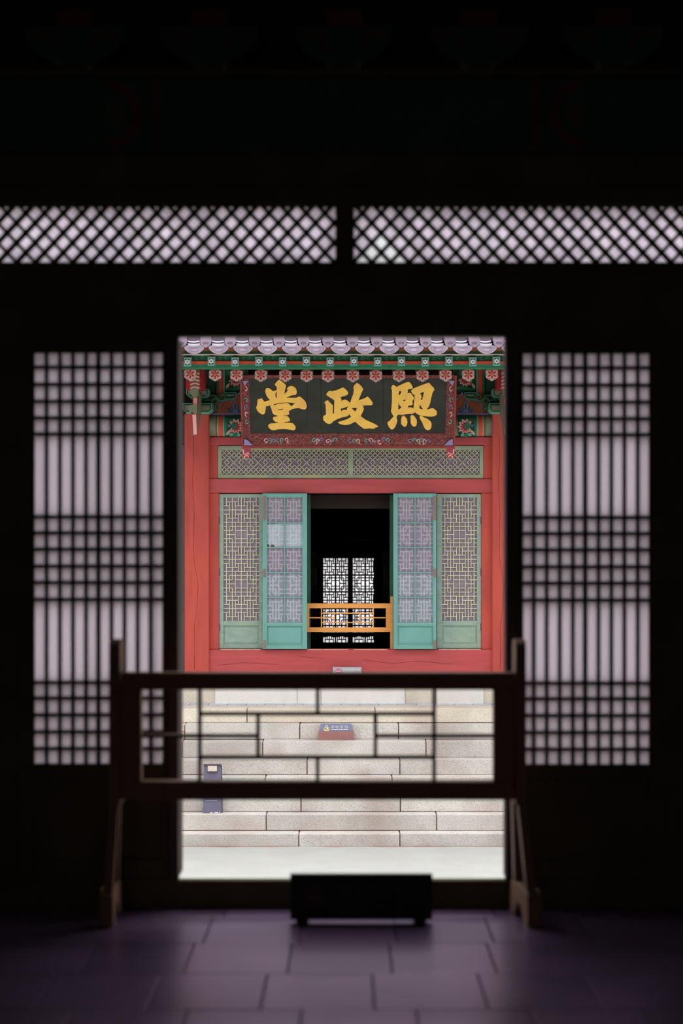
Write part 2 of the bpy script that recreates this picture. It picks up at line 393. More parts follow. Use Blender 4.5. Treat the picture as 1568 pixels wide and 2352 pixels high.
ROWS = [843.5, 883, 922, 960, 997, 1187, 1224, 1261.5, 1300.5, 1338, 1377, 1567.5, 1603.5, 1642, 1681, 1719.5]
def lattice_door(name, lx0, lx1, cols, thick, ox0, ox1, dy):
    d = MB()
    Y = YW + .02
    d.pbox(ox0, 775, lx0, 2020, Y, .06); d.pbox(lx1, 775, ox1, 2020, Y, .06)
    d.pbox(lx0, 775, lx1, 811 + dy, Y, .06); d.pbox(lx0, 1754 + dy, lx1, 1790, Y, .06); d.pbox(lx0, 1975, lx1, 2020, Y, .06)
    o = d.build(name, M_TIMB, None, .004); tag(o, kind='structure')
    MB().pbox(lx0, 1790, lx1, 1975, Y + .018, .02).build('lower_panel', M_TIMB, o, .003)
    v0 = None
    for i, cx in enumerate(cols):
        w = 5.8 if i == thick else 5.0
        MB().pbox(cx - w, 811 + dy, cx + w, 1754 + dy, Y + .012, .030).build('lattice_bar', M_TIMB, o)
    h0 = None
    for ry in ROWS:
        if h0 is None:
            h0 = MB().pbox(lx0, ry - 4.9 + dy, lx1, ry + 4.9 + dy, Y + .0121, .029).build('lattice_rail', M_TIMB, o)
        else: again(h0, (0, 0, -(ry - ROWS[0]) * (Y + .0125) / F), o)
    MB().psheet(lx0, 811 + dy, lx1, 1754 + dy, Y + .0115).build('paper', M_PAPER, o)
    return o
lattice_door('door_1', 79, 372, [107, 137.5, 167.5, 197.5, 226, 256, 286, 316, 346], 4, 40, 385, 0)
lattice_door('door_2', 1202, 1490, [1225.5, 1255, 1285, 1315, 1343.5, 1374, 1403.5, 1433.5, 1464], 4, 1187, 1530, 1.5)
# filler panels between the closed leaves and the frame ends
wpx('side_post', M_TIMB, -110, 775, 39, 2020, YW + .01, .1)
wpx('side_post', M_TIMB, 1531, 775, 1690, 2020, YW + .01, .1)

def transom(name, x0, x1, cx, cy, hole=None):
    y0, y1 = 468, 603; Y = YW + .03; p = 43.0
    fr = MB().pbox(x0, y0 - 4, x1, y0 + 1, Y, .04).pbox(x0, y1 - 1, x1, y1 + 4, Y, .04)
    fr.pbox(x0, y0, x0 + 3, y1, Y, .04).pbox(x1 - 3, y0, x1, y1, Y, .04)
    o = fr.build(name, M_TIMB); tag(o, kind='structure')
    k45 = 45.5 / 43.0                                 # cells are a touch taller than wide
    for s in (1, -1):                                 # lines x + s*y/k = c between the cell centres
        c0 = cx + s * cy / k45 + p / 2
        lo = min(x0 + s * y0 / k45, x0 + s * y1 / k45); hi = max(x1 + s * y0 / k45, x1 + s * y1 / k45)
        for i in range(math.ceil((lo - c0) / p), math.floor((hi - c0) / p) + 1):
            c = c0 + i * p
            pts = []
            for y in (y0, y1):
                x = c - s * y / k45
                pts.append([x, y])
            for q in pts:
                if q[0] < x0: q[0] = x0; q[1] = (c - x0) * s * k45
                if q[0] > x1: q[0] = x1; q[1] = (c - x1) * s * k45
            (ax, ay), (bx, by) = pts
            if math.hypot(ax - bx, ay - by) < 9: continue
            MB().bar(P(ax, ay, Y + .008), P(bx, by, Y + .008), 8.8 * Y / F, .026 if s > 0 else .0255).build('lattice_bar', M_TIMB, o)
    pr = MB()
    outer = [(x0, y0), (x1, y0), (x1, y1), (x0, y1)]
    if hole:
        pr.sheet([outer, hole], Y + .0355); pr.build('paper', M_PAPERT, o)
        MB().sheet([hole], Y + .0355).build('paper_patch', M_PAPERN, o)
    else:
        pr.sheet([outer], Y + .0355).build('paper', M_PAPERT, o)
transom('window_1', -108, 773, 724.5, 488)
transom('window_2', 810, 1688, 853.7, 488, [(875, 533), (943, 602), (813, 602), (813, 596)])

# porch outside the door wall
porch = MB().box(-8, 8, YW + .3, 9.2, -1.52, -.62).build('porch_terrace', M_STONE); tag(porch, kind='structure')
tag(MB().box(-6.2, 6.2, YW - .02, YW + .3, -1.52, -.26).build('wall_base', M_STONE), kind='structure')
eave = MB(); eave.hexa([(-7, 7.5, 4.7), (7, 7.5, 4.7), (7, 7.5, 4.85), (-7, 7.5, 4.85)], [(-7, 1.4, 8.4), (7, 1.4, 8.4), (7, 1.4, 8.6), (-7, 1.4, 8.6)])
eave.hexa([(-7, 1.4, 8.4), (7, 1.4, 8.4), (7, 1.4, 8.6), (-7, 1.4, 8.6)], [(-7, -4.4, 5.5), (7, -4.4, 5.5), (7, -4.4, 5.7), (-7, -4.4, 5.7)])
tag(eave.build('roof_slab', M_TILED), kind='structure')

# ------------------------------------------------------------------ wooden barrier standing inside the door
def wooden_barrier():
    t = empty('wooden_barrier', (-.126, 6.05, 0))
    tag(t, 'dark wooden barrier with open fretwork and A-frame feet standing inside the doorway', 'barrier')
    Yb = 6.03
    for (a, b, s) in ((250, 275, 1), (1184, 1208, -1)):
        xa, xb = P(a, 0, 5.985).x, P(b, 0, 5.985).x
        zt = EYE - (1469 - YH) * 5.985 / F; zb = EYE - (1850 - YH) * 5.985 / F; zn = EYE - (1532 - YH) * 5.985 / F
        prof = [(5.985, zb), (5.985, zn - .006), (5.991, zn), (5.985, zn + .006)]
        prof += [(6.05 - .065 * math.cos(math.pi * k / 12), zt - .028 + .028 * math.sin(math.pi * k / 12)) for k in range(13)]
        prof += [(6.115, zn + .006), (6.109, zn), (6.115, zn - .006), (6.115, zb)]
        MB().prism([[(xa, y, z) for y, z in prof]], (xb - xa, 0, 0)).build('post', M_BARRIER, t, .002)
    MB().pbox(275.5, 1545, 1183.5, 1585, Yb - .02, .06).build('top_rail', M_BARRIER, t, .004)
    MB().pbox(275.5, 1795, 1183.5, 1838, Yb - .02, .06).build('bottom_rail', M_BARRIER, t, .004)
    MB().pbox(275.5, 1585.3, 324, 1794.7, Yb - .018, .05).build('stile', M_BARRIER, t, .004)
    MB().pbox(1133, 1585.3, 1183.5, 1794.7, Yb - .018, .05).build('stile', M_BARRIER, t, .004)
    def fb(x0, y0, x1, y1): MB().pbox(x0, y0, x1, y1, Yb, .03).build('fret_bar', M_BARRIER, t, .001)
    w = 4.4
    for x, y0, y1 in ((458, 1585.3, 1794.7), (997, 1585.3, 1794.7), (592, 1644.5, 1735.5), (862, 1644.5, 1735.5), (729, 1585.3, 1635.5), (729, 1744.5, 1794.7)):
        fb(x - w, y0, x + w, y1)
    for y, x0, x1 in ((1640, 462.5, 992.5), (1740, 462.5, 992.5)): fb(x0, y - w, x1, y + w)
    for x0, x1 in ((324, 453.5), (462.5, 587.5), (866.5, 992.5), (1001.5, 1133)): fb(x0, 1691 - w, x1, 1691 + w)
    # A-frame feet: the two are set a little askew
    for side, (xi, xo, ang) in {'l': (-.893, -.948, 2.0), 'r': (.668, .727, 8.0)}.items():
        rot = Matrix.Rotation(math.radians(ang), 4, 'Z'); piv = Vector((xi, 5.905, 0))
        def R(p): return piv + rot @ (Vector(p) - piv)
        w = xo - xi
        L0, L1 = 5.905, 6.185
        prof = [(L0, 0), (L0 + .07, 0), (L0 + .085, .03), (L0 + .115, .058), (L0 + .14, .066), (L0 + .165, .058), (L0 + .195, .03), (L0 + .21, 0), (L1, 0), (L1 - .005, .06), (L1 - .02, .128), (L0 + .15, .138), (L0 + .02, .128), (L0, .12)]
        MB().prism([[R((xi, y, z)) for y, z in prof]], R((xi + w, 0, 0)) - R((xi, 0, 0))).build('foot', M_BARRIER, t, .003)
        top = .60
        for (yb, yt) in ((L0 + .035, 6.03), (L1 - .05, 6.07)):
            bw = .036 * (1 if w > 0 else -1)
            off = bw * .1
            q = [R((xi + off, yb - .018, .124)), R((xi + off, yb + .018, .124)), R((xi + off, yt + .018, top)), R((xi + off, yt - .018, top))]
            # the legs lean in to the post at the top
            dx = (-.028 if side == 'r' else .02)
            q[2] = q[2] + Vector((dx, 0, 0)); q[3] = q[3] + Vector((dx, 0, 0))
            sh = R((bw, 0, 0)) - R((0, 0, 0))
            MB().hexa(q, [p + sh for p in q]).build('leg', M_BARRIER, t, .002)
wooden_barrier()

fs = empty('floor_sign', P(829, 2120, 5.985)); tag(fs, 'low dark rectangular notice sign standing on the floor before the threshold', 'sign')
MB().pbox(666, 2008, 993, 2113, 5.985, .025).build('board', M_BLACKS, fs, .003)
for a in (680, 950):
    MB().box(xf(a, 5.985), xf(a + 28, 5.985), 5.97, 6.05, .001, .016).build('foot', M_BLACKS, fs, .002)
ring = [(722 + 26 * math.cos(k * math.pi / 16), 2060 + 26 * math.sin(k * math.pi / 16)) for k in range(32)]
MB().ppoly(ring, 5.983, .002).build('no_entry_disc', M_FAINTR, fs)
MB().pbox(704, 2055, 740, 2065, 5.9815, .0015).build('no_entry_bar', M_FAINT, fs)
text_mesh('출입제한구역', 'lettering', M_FAINT, 778, 2030, 962, 2055, 5.983, fs)

# ================================================================== COURTYARD
ground = MB().box(-14, 14, -20, 60, -1.8, -1.517).build('ground', M_GROUND); tag(ground, kind='structure')
YC = 17.16; TR = .175
FRONT = [1627, 1664, 1703, 1745, 1785, 1828, 1871, 1915]
JOINT = [[212, 567, 861, 1205, 1560], [424, 688, 915, 1260, 1600], [150, 418, 603, 978, 1330], [300, 705, 918, 1240, 1580], [250, 609, 900, 1210, 1540],
         [390, 691, 919, 1250, 1580], [230, 611, 1002.5, 1330, 1680], [360, 686, 918, 1290, 1640]]
steps = empty('stone_steps', (0, YC, -1.517)); tag(steps, kind='structure')
ztop = []
for k in range(8): ztop.append(EYE - (FRONT[k] - YH) * (YC - TR * k) / F)
for k in range(8):
    Y = YC - TR * k; z1 = ztop[k]; z0 = ztop[k + 1] if k < 7 else -1.53
    xs = [-400] + JOINT[k] + [2000]
    for a, b in zip(xs, xs[1:]):
        xa, xb = xf(a, Y) + .005, xf(b, Y) - .005
        dy = random.uniform(-.006, .006)
        if k in (1, 2) and b in (424, 418):           # small blocks stacked in two at the left end
            zm = (z0 + z1) / 2
            for (q0, q1) in ((z0 + .006, zm - .003), (zm + .003, z1)):
                MB().box(xb - .3, xb, Y + .01, Y + TR + .14, q0, q1).build('step_stone', M_STONE_W, steps, .005)
            xb -= .306
        MB().box(xa, xb, Y + dy, Y + TR + .14, z0 - (.004 if k < 7 else 0) + .008, z1 + random.uniform(-.003, .002)).build('step_stone', M_STONE_W if k < 1 else M_STONE, steps, .007)
core = MB()
for k in range(8):
    Y = YC - TR * k
    core.box(-6.7, 6.7, Y + .03, 19, -1.53, ztop[k] - .02)
core.build('core', M_MORTAR, steps)
# earth washed up against the lowest riser
ed = [(-6.4 + .16 * i, 15.935 - abs(random.gauss(.012, .012))) for i in range(81)]
MB().prism([[(x, y, -1.5155) for x, y in ed] + [(6.4, 15.97, -1.5155), (-6.4, 15.97, -1.5155)]], (0, 0, -.004)).build('earth_line', M_MORTAR, steps)
# brick strip on the terrace
zt = ztop[0]
bx = 412 - 44 * 22
while bx < 1900:
    xa = xf(bx, 17.45)
    MB().box(xa + .004, xa + .206, YC + .24, YC + .44, zt - .05, zt - .004).build('paving_brick', M_BRICK, steps, .003)
    xa += .09
    MB().box(xa + .004, xa + .206, YC + .45, YC + .66, zt - .05, zt - .004).build('paving_brick', M_BRICK, steps, .003)
    bx += 44
# base course under the sill
zl = EYE - (1566 - YH) * 17.8 / F
xs = [-380, -120, 130, 330, 493, 682, 737, 930, 1001, 1111, 1300, 1530, 1800, 2000]
for i, (a, b) in enumerate(zip(xs, xs[1:])):
    proud = {493: 1, 682: 1, 737: 1, 1001: 1}.get(a, 0 if a in (930, 1111, 330) else (a // 10) % 2)
    MB().box(xf(a, 17.8) + .002, xf(b, 17.8) - .002, 17.80 + (0 if proud else .03), 18.3, zt - .02, zl).build('base_stone', M_BASE if proud else M_STONE_W, steps, .004)

# ================================================================== THE PAINTED HALL ACROSS THE COURTYARD
Y0 = 18.0
hall = empty('palace_hall', (0, Y0, zl))
tag(hall, 'red and green painted timber palace hall across the courtyard', 'building')
def part(name, m, px0, py0, px1, py1, Y=Y0, d=.15, parent=hall, bevel=.004):
    return MB().pbox(px0, py0, px1, py1, Y, d).build(name, m, parent, bevel)
MIR = 1609.6
# columns
for a, b in ((423, 480), (1130, 1187)):
    c = part('column', M_RED_V, a, 948, b, 1566, 17.9, .28, hall, .02)
    part('shadow_gap', M_CRACK, (b if a < 800 else a - 1), 1030, (b + 1 if a < 800 else a), 1540, 17.985, .02, c, 0)
    path = [(444, 1000), (445, 1060), (442, 1100), (446, 1180), (444, 1260), (447, 1300), (455, 1340), (452, 1400), (446, 1440), (447, 1500), (446, 1538)]
    off = 0 if a < 800 else 702
    for i, ((x0, y0), (x1, y1)) in enumerate(zip(path, path[1:])):
        MB().bar(P(x0 + off, y0, 17.8985), P(x1 + off, y1, 17.8985), (.0036 if i % 3 == 0 else .0022), .003).build('crack', M_CRACK, c)
# red framing
part('upper_rail', M_RED_H, 480, 1004, 1130, 1022, 17.97, .16)
part('frame_post', M_RED_V, 480, 1022.3, 499.5, 1099.5, 17.98, .14)
part('frame_post', M_RED_V, 1110.5, 1022.3, 1130, 1099.5, 17.98, .14)
lt = part('lintel', M_RED_H, 480, 1100, 1130, 1132, 17.955, .2)
part('jamb', M_RED_V, 480, 1132.3, 502.5, 1491.5, 17.975, .16)
part('jamb', M_RED_V, 1105.5, 1132.3, 1130, 1491.5, 17.975, .16)
sl = part('sill', M_RED_H, 480, 1492, 1130, 1566, 17.94, .25)
for i, pth in enumerate(([(500, 1528), (560, 1522), (640, 1526)], [(830, 1515), (900, 1524), (960, 1518), (1040, 1526)], [(690, 1508), (740, 1512)])):
    for a, b in zip(pth, pth[1:]): MB().bar(P(*a, 17.9385), P(*b, 17.9385), .003, .003).build('crack', M_CRACK, sl)
for a, b in ((706, 740), (742, 800), (812, 890), (505, 598), (1008, 1104)):
    part('worn_edge', M_CHIP, a, 1491.2, b, 1493, 17.938, .01, sl, 0)
# side bays (outside the frame of the picture)
for a, b in ((-380, 423), (1187, 2000)):
    part('side_bay_wall', M_BAY, a, 1400, b, 1566, 17.98, .15)
    part('side_bay_panel', M_BAY, a, 1100, b, 1399.5, 18.0, .1)
    part('side_bay_rail', M_BAY, a, 1022, b, 1099.5, 17.97, .15)
    part('side_bay_beam', M_PDGR, a, 955, b, 1021, 17.99, .12)

# transom lattice over the window
tr = MB()
tr.pbox(500, 1024, 1110, 1034, 17.99, .06).pbox(500, 1090, 1110, 1099, 17.99, .06)
tr.pbox(500, 1034, 509, 1090, 17.99, .06).pbox(1101, 1034, 1110, 1090, 17.99, .06).pbox(799, 1034, 811, 1090, 17.99, .06)
tw = tr.build('transom_window', M_GREENP, hall, .004)
def diag_lattice(x0, x1, y0, y1, first):
    mb = MB(); p = 11.12; h = p / 2; Y = 18.0; cyc = (y0 + y1) / 2
    removed = set()
    for n in range(-1, 8):
        a0, b0 = 5 * n, 5 * n
        for d in (-1, 0):
            removed |= {('a', a0 + 1, b0 + d), ('a', a0 - 1, b0 + d), ('b', b0 + 1, a0 + d), ('b', b0 - 1, a0 + d)}
        removed |= {('a', a0 + 2, b0 + 2), ('a', a0 + 3, b0 + 2), ('b', b0 + 2, a0 + 2), ('b', b0 + 3, a0 + 2)}
    def pt(a, b): return (first + (a + b) * h, cyc + (a - b) * h)
    def clip(p0, p1):
        (ax, ay), (bx, by) = p0, p1; t0, t1 = 0.0, 1.0
        for q, d, lo, hi in ((ax, bx - ax, x0, x1), (ay, by - ay, y0, y1)):
            for v, s in ((lo, 1), (hi, -1)):
                num = (v - q); 
                if abs(d) < 1e-9: continue
                t = num / d
                if (d * s) > 0: t0 = max(t0, t)
                else: t1 = min(t1, t)
        if t1 - t0 < .05: return None
        return (ax + (bx - ax) * t0, ay + (by - ay) * t0), (ax + (bx - ax) * t1, ay + (by - ay) * t1)
    for a in range(-12, 45):
        for b in range(-12, 45):
            for fam, q in (('a', pt(a, b + 1)), ('b', pt(a + 1, b))):
                key = (fam, a, b) if fam == 'a' else (fam, b, a)
                if key in removed: continue
                s = clip(pt(a, b), q)
                if s: mb.bar(P(*s[0], Y), P(*s[1], Y), .0085, .016)
    tag(mb.build('lattice', M_LATT, tw), kind='stuff')
diag_lattice(509, 799, 1034, 1090, 537.2)
diag_lattice(811, 1101, 1034, 1090, 839.0)
for a, b in ((508, 800), (810, 1102)): part('backing_paper', M_BACKP, a, 1033, b, 1091, 18.022, .003, tw, 0)

# fretwork pattern of the window leaves, on a 12 x 6 grid per block
def mirror(segs): return segs + [(12 - b, 12 - a, r) for a, b, r in segs if (12 - b, 12 - a, r) not in segs]
HA = mirror([(1, 5, 1), (0, 2, 2), (4, 8, 2), (0, 12, 3), (0, 2, 4), (4, 8, 4), (1, 5, 5), (0, 12, 6)])
VA = [(1, 0, 2), (1, 4, 6), (2, 1, 5), (3, 0, 6), (4, 1, 5), (5, 0, 2), (5, 4, 6)]
HB = mirror([(0, 1, 1), (2, 10, 1), (0, 3, 2), (4, 8, 2), (1, 4, 3), (0, 3, 4), (4, 8, 4), (0, 1, 5), (2, 10, 5), (0, 12, 6)])
VB = [(1, 0, 6), (2, 1, 5), (3, 0, 2), (3, 4, 6), (4, 0, 6)]
def fret(x0, x1, y0, y1, Y, m, parent, w=.0098, d=.012, wc=None):
    mb = MB(); cw = (x1 - x0) / 12; rh = (y1 - y0) / 30; hw = w / 2 * F / Y
    for blk in range(5):
        Hs, Vs = (HA, VA) if blk % 2 == 0 else (HB, VB)
        yb = y0 + blk * 6 * rh
        for a, b, r in Hs:
            if blk == 4 and r == 6: continue
            k = 1.5 if (r == 6 and wc) else 1
            mb.pbox(x0 + a * cw, yb + r * rh - hw * k, x0 + b * cw, yb + r * rh + hw * k, Y, d)
        for c, r0, r1 in Vs:
            for cc in (c, 12 - c): mb.pbox(x0 + cc * cw - hw, yb + r0 * rh, x0 + cc * cw + hw, yb + r1 * rh, Y + .0005, d)
        k = 1.6 if wc else 1
        mb.pbox(x0 + 6 * cw - hw * k, yb, x0 + 6 * cw + hw * k, yb + 6 * rh, Y + .0007, d)
    return tag(mb.build('lattice', m, parent), kind='stuff')

def fixed_leaf(x0, x1, lx0, lx1, Y=17.995):
    f = MB()
    f.pbox(x0, 1134, lx0, 1490, Y, .05).pbox(lx1, 1134, x1, 1490, Y, .05)
    f.pbox(lx0, 1134, lx1, 1143, Y, .05).pbox(lx0, 1426, lx1, 1437, Y, .05).pbox(lx0, 1480, lx1, 1490, Y, .05)
    o = f.build('fixed_window_leaf', M_GREENS, hall, .004)
    fret(lx0, lx1, 1143, 1426, Y + .010, M_LATT, o)
    part('backing_paper', M_BACKP, lx0 - 1, 1142, lx1 + 1, 1427, Y + .028, .003, o, 0)
    p = part('lower_panel', M_GREENS, lx0, 1437, lx1, 1480, Y + .018, .02, o, 0)
    MB().pbox(lx0 + 3, 1441, lx1 - 3, 1476, Y + .011, .006).build('raised_field', M_GREENS, o, .004)
    hx = x0 if x0 < 800 else x1
    if not 480 < x0 < 1120: return
    for y in (1195, 1314, 1440): part('hinge', M_NAVYD, hx - 1.6, y - 8, hx + 1.6, y + 8, Y - .012, .014, o, .001)
fixed_leaf(503, 606, 513, 595)
fixed_leaf(1003, 1105, 1014.5, 1095)
for x in (82, 188, 294, 1213, 1319, 1425):            # closed leaves of the neighbouring bays
    fixed_leaf(x, x + 103, x + 10, x + 93, 17.94)
for a, b in ((60, 399), (1211, 1550)):
    part('bay_lintel', M_RED_H, a, 1100, b, 1132, 17.93, .06); part('bay_sill', M_RED_H, a, 1492, b, 1566, 17.92, .06)

def open_leaf(x0, x1, lx0, lx1, xm, hx, rowoff, fresh):
    """shutter folded back flat against its neighbour: papered face to us, lattice behind the paper"""
    Y = 17.88
    f = MB()
    f.pbox(x0, 1133, lx0, 1491, Y, .05).pbox(lx1, 1133, x1, 1491, Y, .05)
    f.pbox(lx0, 1133, lx1, 1143, Y, .05).pbox(lx0, 1430, lx1, 1438, Y, .05).pbox(lx0, 1482, lx1, 1491, Y, .05)
    o = f.build('open_window_leaf', M_TEAL, hall, .004)
    ys = [1143, 1201, 1258, 1315, 1372, 1430]
    MB().pbox(xm - 1.1, 1143, xm + 1.1, 1430, Y + .004, .018).build('muntin', M_TEAL, o)
    for y in ys[1:-1]:
        for a, b in ((lx0, xm - 1.1), (xm + 1.1, lx1)):
            MB().pbox(a, y - 1.1, b, y + 1.1, Y + .005, .017).build('muntin', M_TEAL, o)
    for i in range(5):
        for j, (a, b) in enumerate(((lx0, xm), (xm, lx1))):
            m = M_PANE
            if (i, j) in fresh: m = M_PANE2
            elif i >= 3: m = M_PANE3
            if (i, j) == (1, 0) and x0 < 700:         # torn at its lower corner
                pts = [(a, ys[i] + 3), (b, ys[i] + 1), (b, ys[i + 1]), (a + 20, ys[i + 1]), (a + 17, ys[i + 1] - 4), (a + 15, ys[i + 1] - 7), (a + 5, ys[i + 1] - 7), (a + 1.5, ys[i + 1] - 8), (a + .8, ys[i + 1] - 25)]
                MB().sheet([pts], Y + .025).build('paper_pane', m, o)
            else:
                MB().psheet(a, ys[i], b, ys[i + 1], Y + .025).build('paper_pane', m, o)
    fret(lx0, lx1, 1143, 1430, Y + .0265, M_LATT2, o, w=.013, d=.016)
    part('shade_backing', M_BACKD, lx0, 1143, lx1, 1430, Y + .048, .002, o, 0)  # added sheet, coloured as the shaded space behind the lattice
    part('lower_panel', M_TEAL, lx0, 1438, lx1, 1482, Y + .018, .02, o, 0)
    MB().pbox(lx0 + 2.5, 1441.5, lx1 - 2.5, 1477, Y + .012, .006).build('raised_field', M_TEAL, o, .004)
    part('top_hinge_strap', M_SIGNR, hx - 2.6, 1139, hx + 2.6, 1194, Y - .012, .014, o, .002)
    for y in (1316, 1480): part('hinge', M_SIGNR, hx - 2.4, y - 9, hx + 2.4, y + 9, Y - .012, .014, o, .002)
open_leaf(603, 705, 613, 694, 653.5, 607, 0, {(1, 0), (1, 1)})
open_leaf(903, 1002, 913, 994, 952.5, 998.5, 0, set())

# window opening: reveal, dark interior, far doors
part('reveal_lintel', M_INNER, 700, 1136, 910, 1168, 18.18, .1)
part('reveal_post', M_DGREEN, 690, 1136, 713, 1492, 18.16, .12)
part('reveal_post', M_DGREEN, 895, 1136, 918, 1492, 18.16, .12)
YB = 27.13
zfl = EYE - (1500 - YH) * YB / F
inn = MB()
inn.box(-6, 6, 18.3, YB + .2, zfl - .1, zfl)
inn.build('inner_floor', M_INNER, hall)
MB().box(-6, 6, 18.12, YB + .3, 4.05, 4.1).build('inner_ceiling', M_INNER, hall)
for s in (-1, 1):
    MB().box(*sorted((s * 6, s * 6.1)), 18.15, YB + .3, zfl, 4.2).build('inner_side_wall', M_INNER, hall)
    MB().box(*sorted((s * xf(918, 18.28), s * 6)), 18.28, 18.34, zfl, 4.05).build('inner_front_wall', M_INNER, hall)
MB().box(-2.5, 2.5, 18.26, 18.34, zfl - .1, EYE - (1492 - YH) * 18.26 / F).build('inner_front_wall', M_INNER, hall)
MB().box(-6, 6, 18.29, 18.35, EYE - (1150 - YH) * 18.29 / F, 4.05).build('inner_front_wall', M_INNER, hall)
far = MB()
far.pbox(-80, 700, 742, 1500, YB, .1).pbox(867, 700, 1690, 1500, YB, .1).pbox(742, 700, 867, 1282, YB, .1).pbox(742, 1475.5, 867, 1500, YB, .1).pbox(798.5, 1282, 810, 1475.5, YB, .1)
fw = far.build('far_wall', M_INNER, hall)
for a, b in ((742, 798.5), (810, 867)):
    fret(a, b, 1282, 1475.5, YB + .02, M_INNER, fw, w=.019, d=.02, wc=1)
    MB().psheet(a, 1282, b, 1475.5, YB + .05).build('far_paper', M_FARP, fw)
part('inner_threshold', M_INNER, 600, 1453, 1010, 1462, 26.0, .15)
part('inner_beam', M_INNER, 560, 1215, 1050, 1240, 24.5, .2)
for a, b in ((711, 727.5), (880, 897)):               # dim inner partition doors
    o = MB().pbox(a - 22, 1262, a, 1490, 23.0, .05).pbox(b, 1262, b + 12, 1490, 23.0, .05).pbox(a, 1258, b, 1267, 23.0, .05).pbox(a, 1468, b, 1490, 23.0, .05).build('partition_door', M_INNER, hall)
    MB().psheet(a, 1267, b, 1468, 23.03).build('partition_paper', M_DIMP, o)
    mb = MB(); n = 3
    for i in range(1, n): mb.pbox(a + (b - a) * i / n - 1.1, 1267, a + (b - a) * i / n + 1.1, 1468, 23.0, .02)
    y = 1272
    for (q0, q1) in ((1267, 1306), (1347, 1386), (1430, 1468)):
        k = q0
        while k <= q1: mb.pbox(a, k - 1.3, b, k + 1.3, 23.0, .02); k += 5.6
    tag(mb.build('lattice', M_INNER, o), kind='stuff')

# pine railing set in the window
rl = empty('pine_railing', P(803, 1492, 18.06)); tag(rl, 'bright orange pine fretwork railing set across the open window of the hall', 'railing')
def rp(name, x0, y0, x1, y1, Y=18.05, d=.035): MB().pbox(x0, y0, x1, y1, Y, d).build(name, M_ORANGE, rl, .002)
rp('top_rail', 704, 1386, 896, 1397); rp('bottom_rail', 704, 1441, 896, 1452); rp('stile', 704, 1397.2, 710, 1440.8); rp('stile', 886, 1397.2, 896, 1440.8)
rp('post', 896.3, 1370, 902, 1491, 18.04, .06)
w = 1.3
for x, a, b in ((738, 1397.2, 1440.8), (857, 1397.2, 1440.8), (768, 1409.8, 1428.6), (826.5, 1409.8, 1428.6), (797.5, 1397.2, 1407.2), (797.5, 1431, 1440.8)): rp('fret_bar', x - w, a, x + w, b, 18.055, .02)
for y, a, b in ((1408.5, 739.4, 855.6), (1429.8, 739.4, 855.6), (1419, 710, 736.6), (1419, 739.4, 766.6), (1419, 828, 855.6), (1419, 858.4, 886)): rp('fret_bar', a, y - w, b, y + w, 18.055, .02)

# ------------------------------------------------------------------ eave: beams and brackets between the columns
def band(x0, x1, m, k=1.0, name='beam_band', parent=None):
    r = 27.5 * 18.05 / F * k; c0 = P(x0, 980, 18.06); c1 = P(x1, 980, 18.06)
    return MB().tube([c0, c1], r, 28).build(name, m, parent or hall, smooth=True)
bm = band(480, MIR - 480, M_PGREY, 1.0, 'round_beam')
for (a, b, m, k) in ((497, 500.5, M_PBRWN, 1.01), (500.5, 503.5, M_PTEAL, 1.012), (503.5, 514, M_PRED, 1.015), (514, 517, M_PTEAL, 1.012), (517, 560, M_PGRN, 1.005)):
    band(a, b, m, k, 'painted_band', bm); band(MIR - b, MIR - a, m, k, 'painted_band', bm)
def mp(pts, s): return [(x, y) if s > 0 else (MIR - x, y) for x, y in pts]
def petal(cx, cy, ang, L, W, n=6):
    ca, sa = math.cos(ang), math.sin(ang); out = []
    for i in range(2 * n):
        t = i / n
        if t <= 1: u, v = t, math.sin(math.pi * t ** 0.8) * .5
        else: u, v = 2 - t, -math.sin(math.pi * (2 - t) ** 0.8) * .5
        out.append((cx + ca * u * L - sa * v * W, cy + sa * u * L + ca * v * W))
    return out
def curl(cx, cy, r0, r1, a0, a1, Y, n=12):
    return [P(cx + (r0 + (r1 - r0) * i / n) * math.cos(a0 + (a1 - a0) * i / n), cy + (r0 + (r1 - r0) * i / n) * math.sin(a0 + (a1 - a0) * i / n), Y) for i in range(n + 1)]
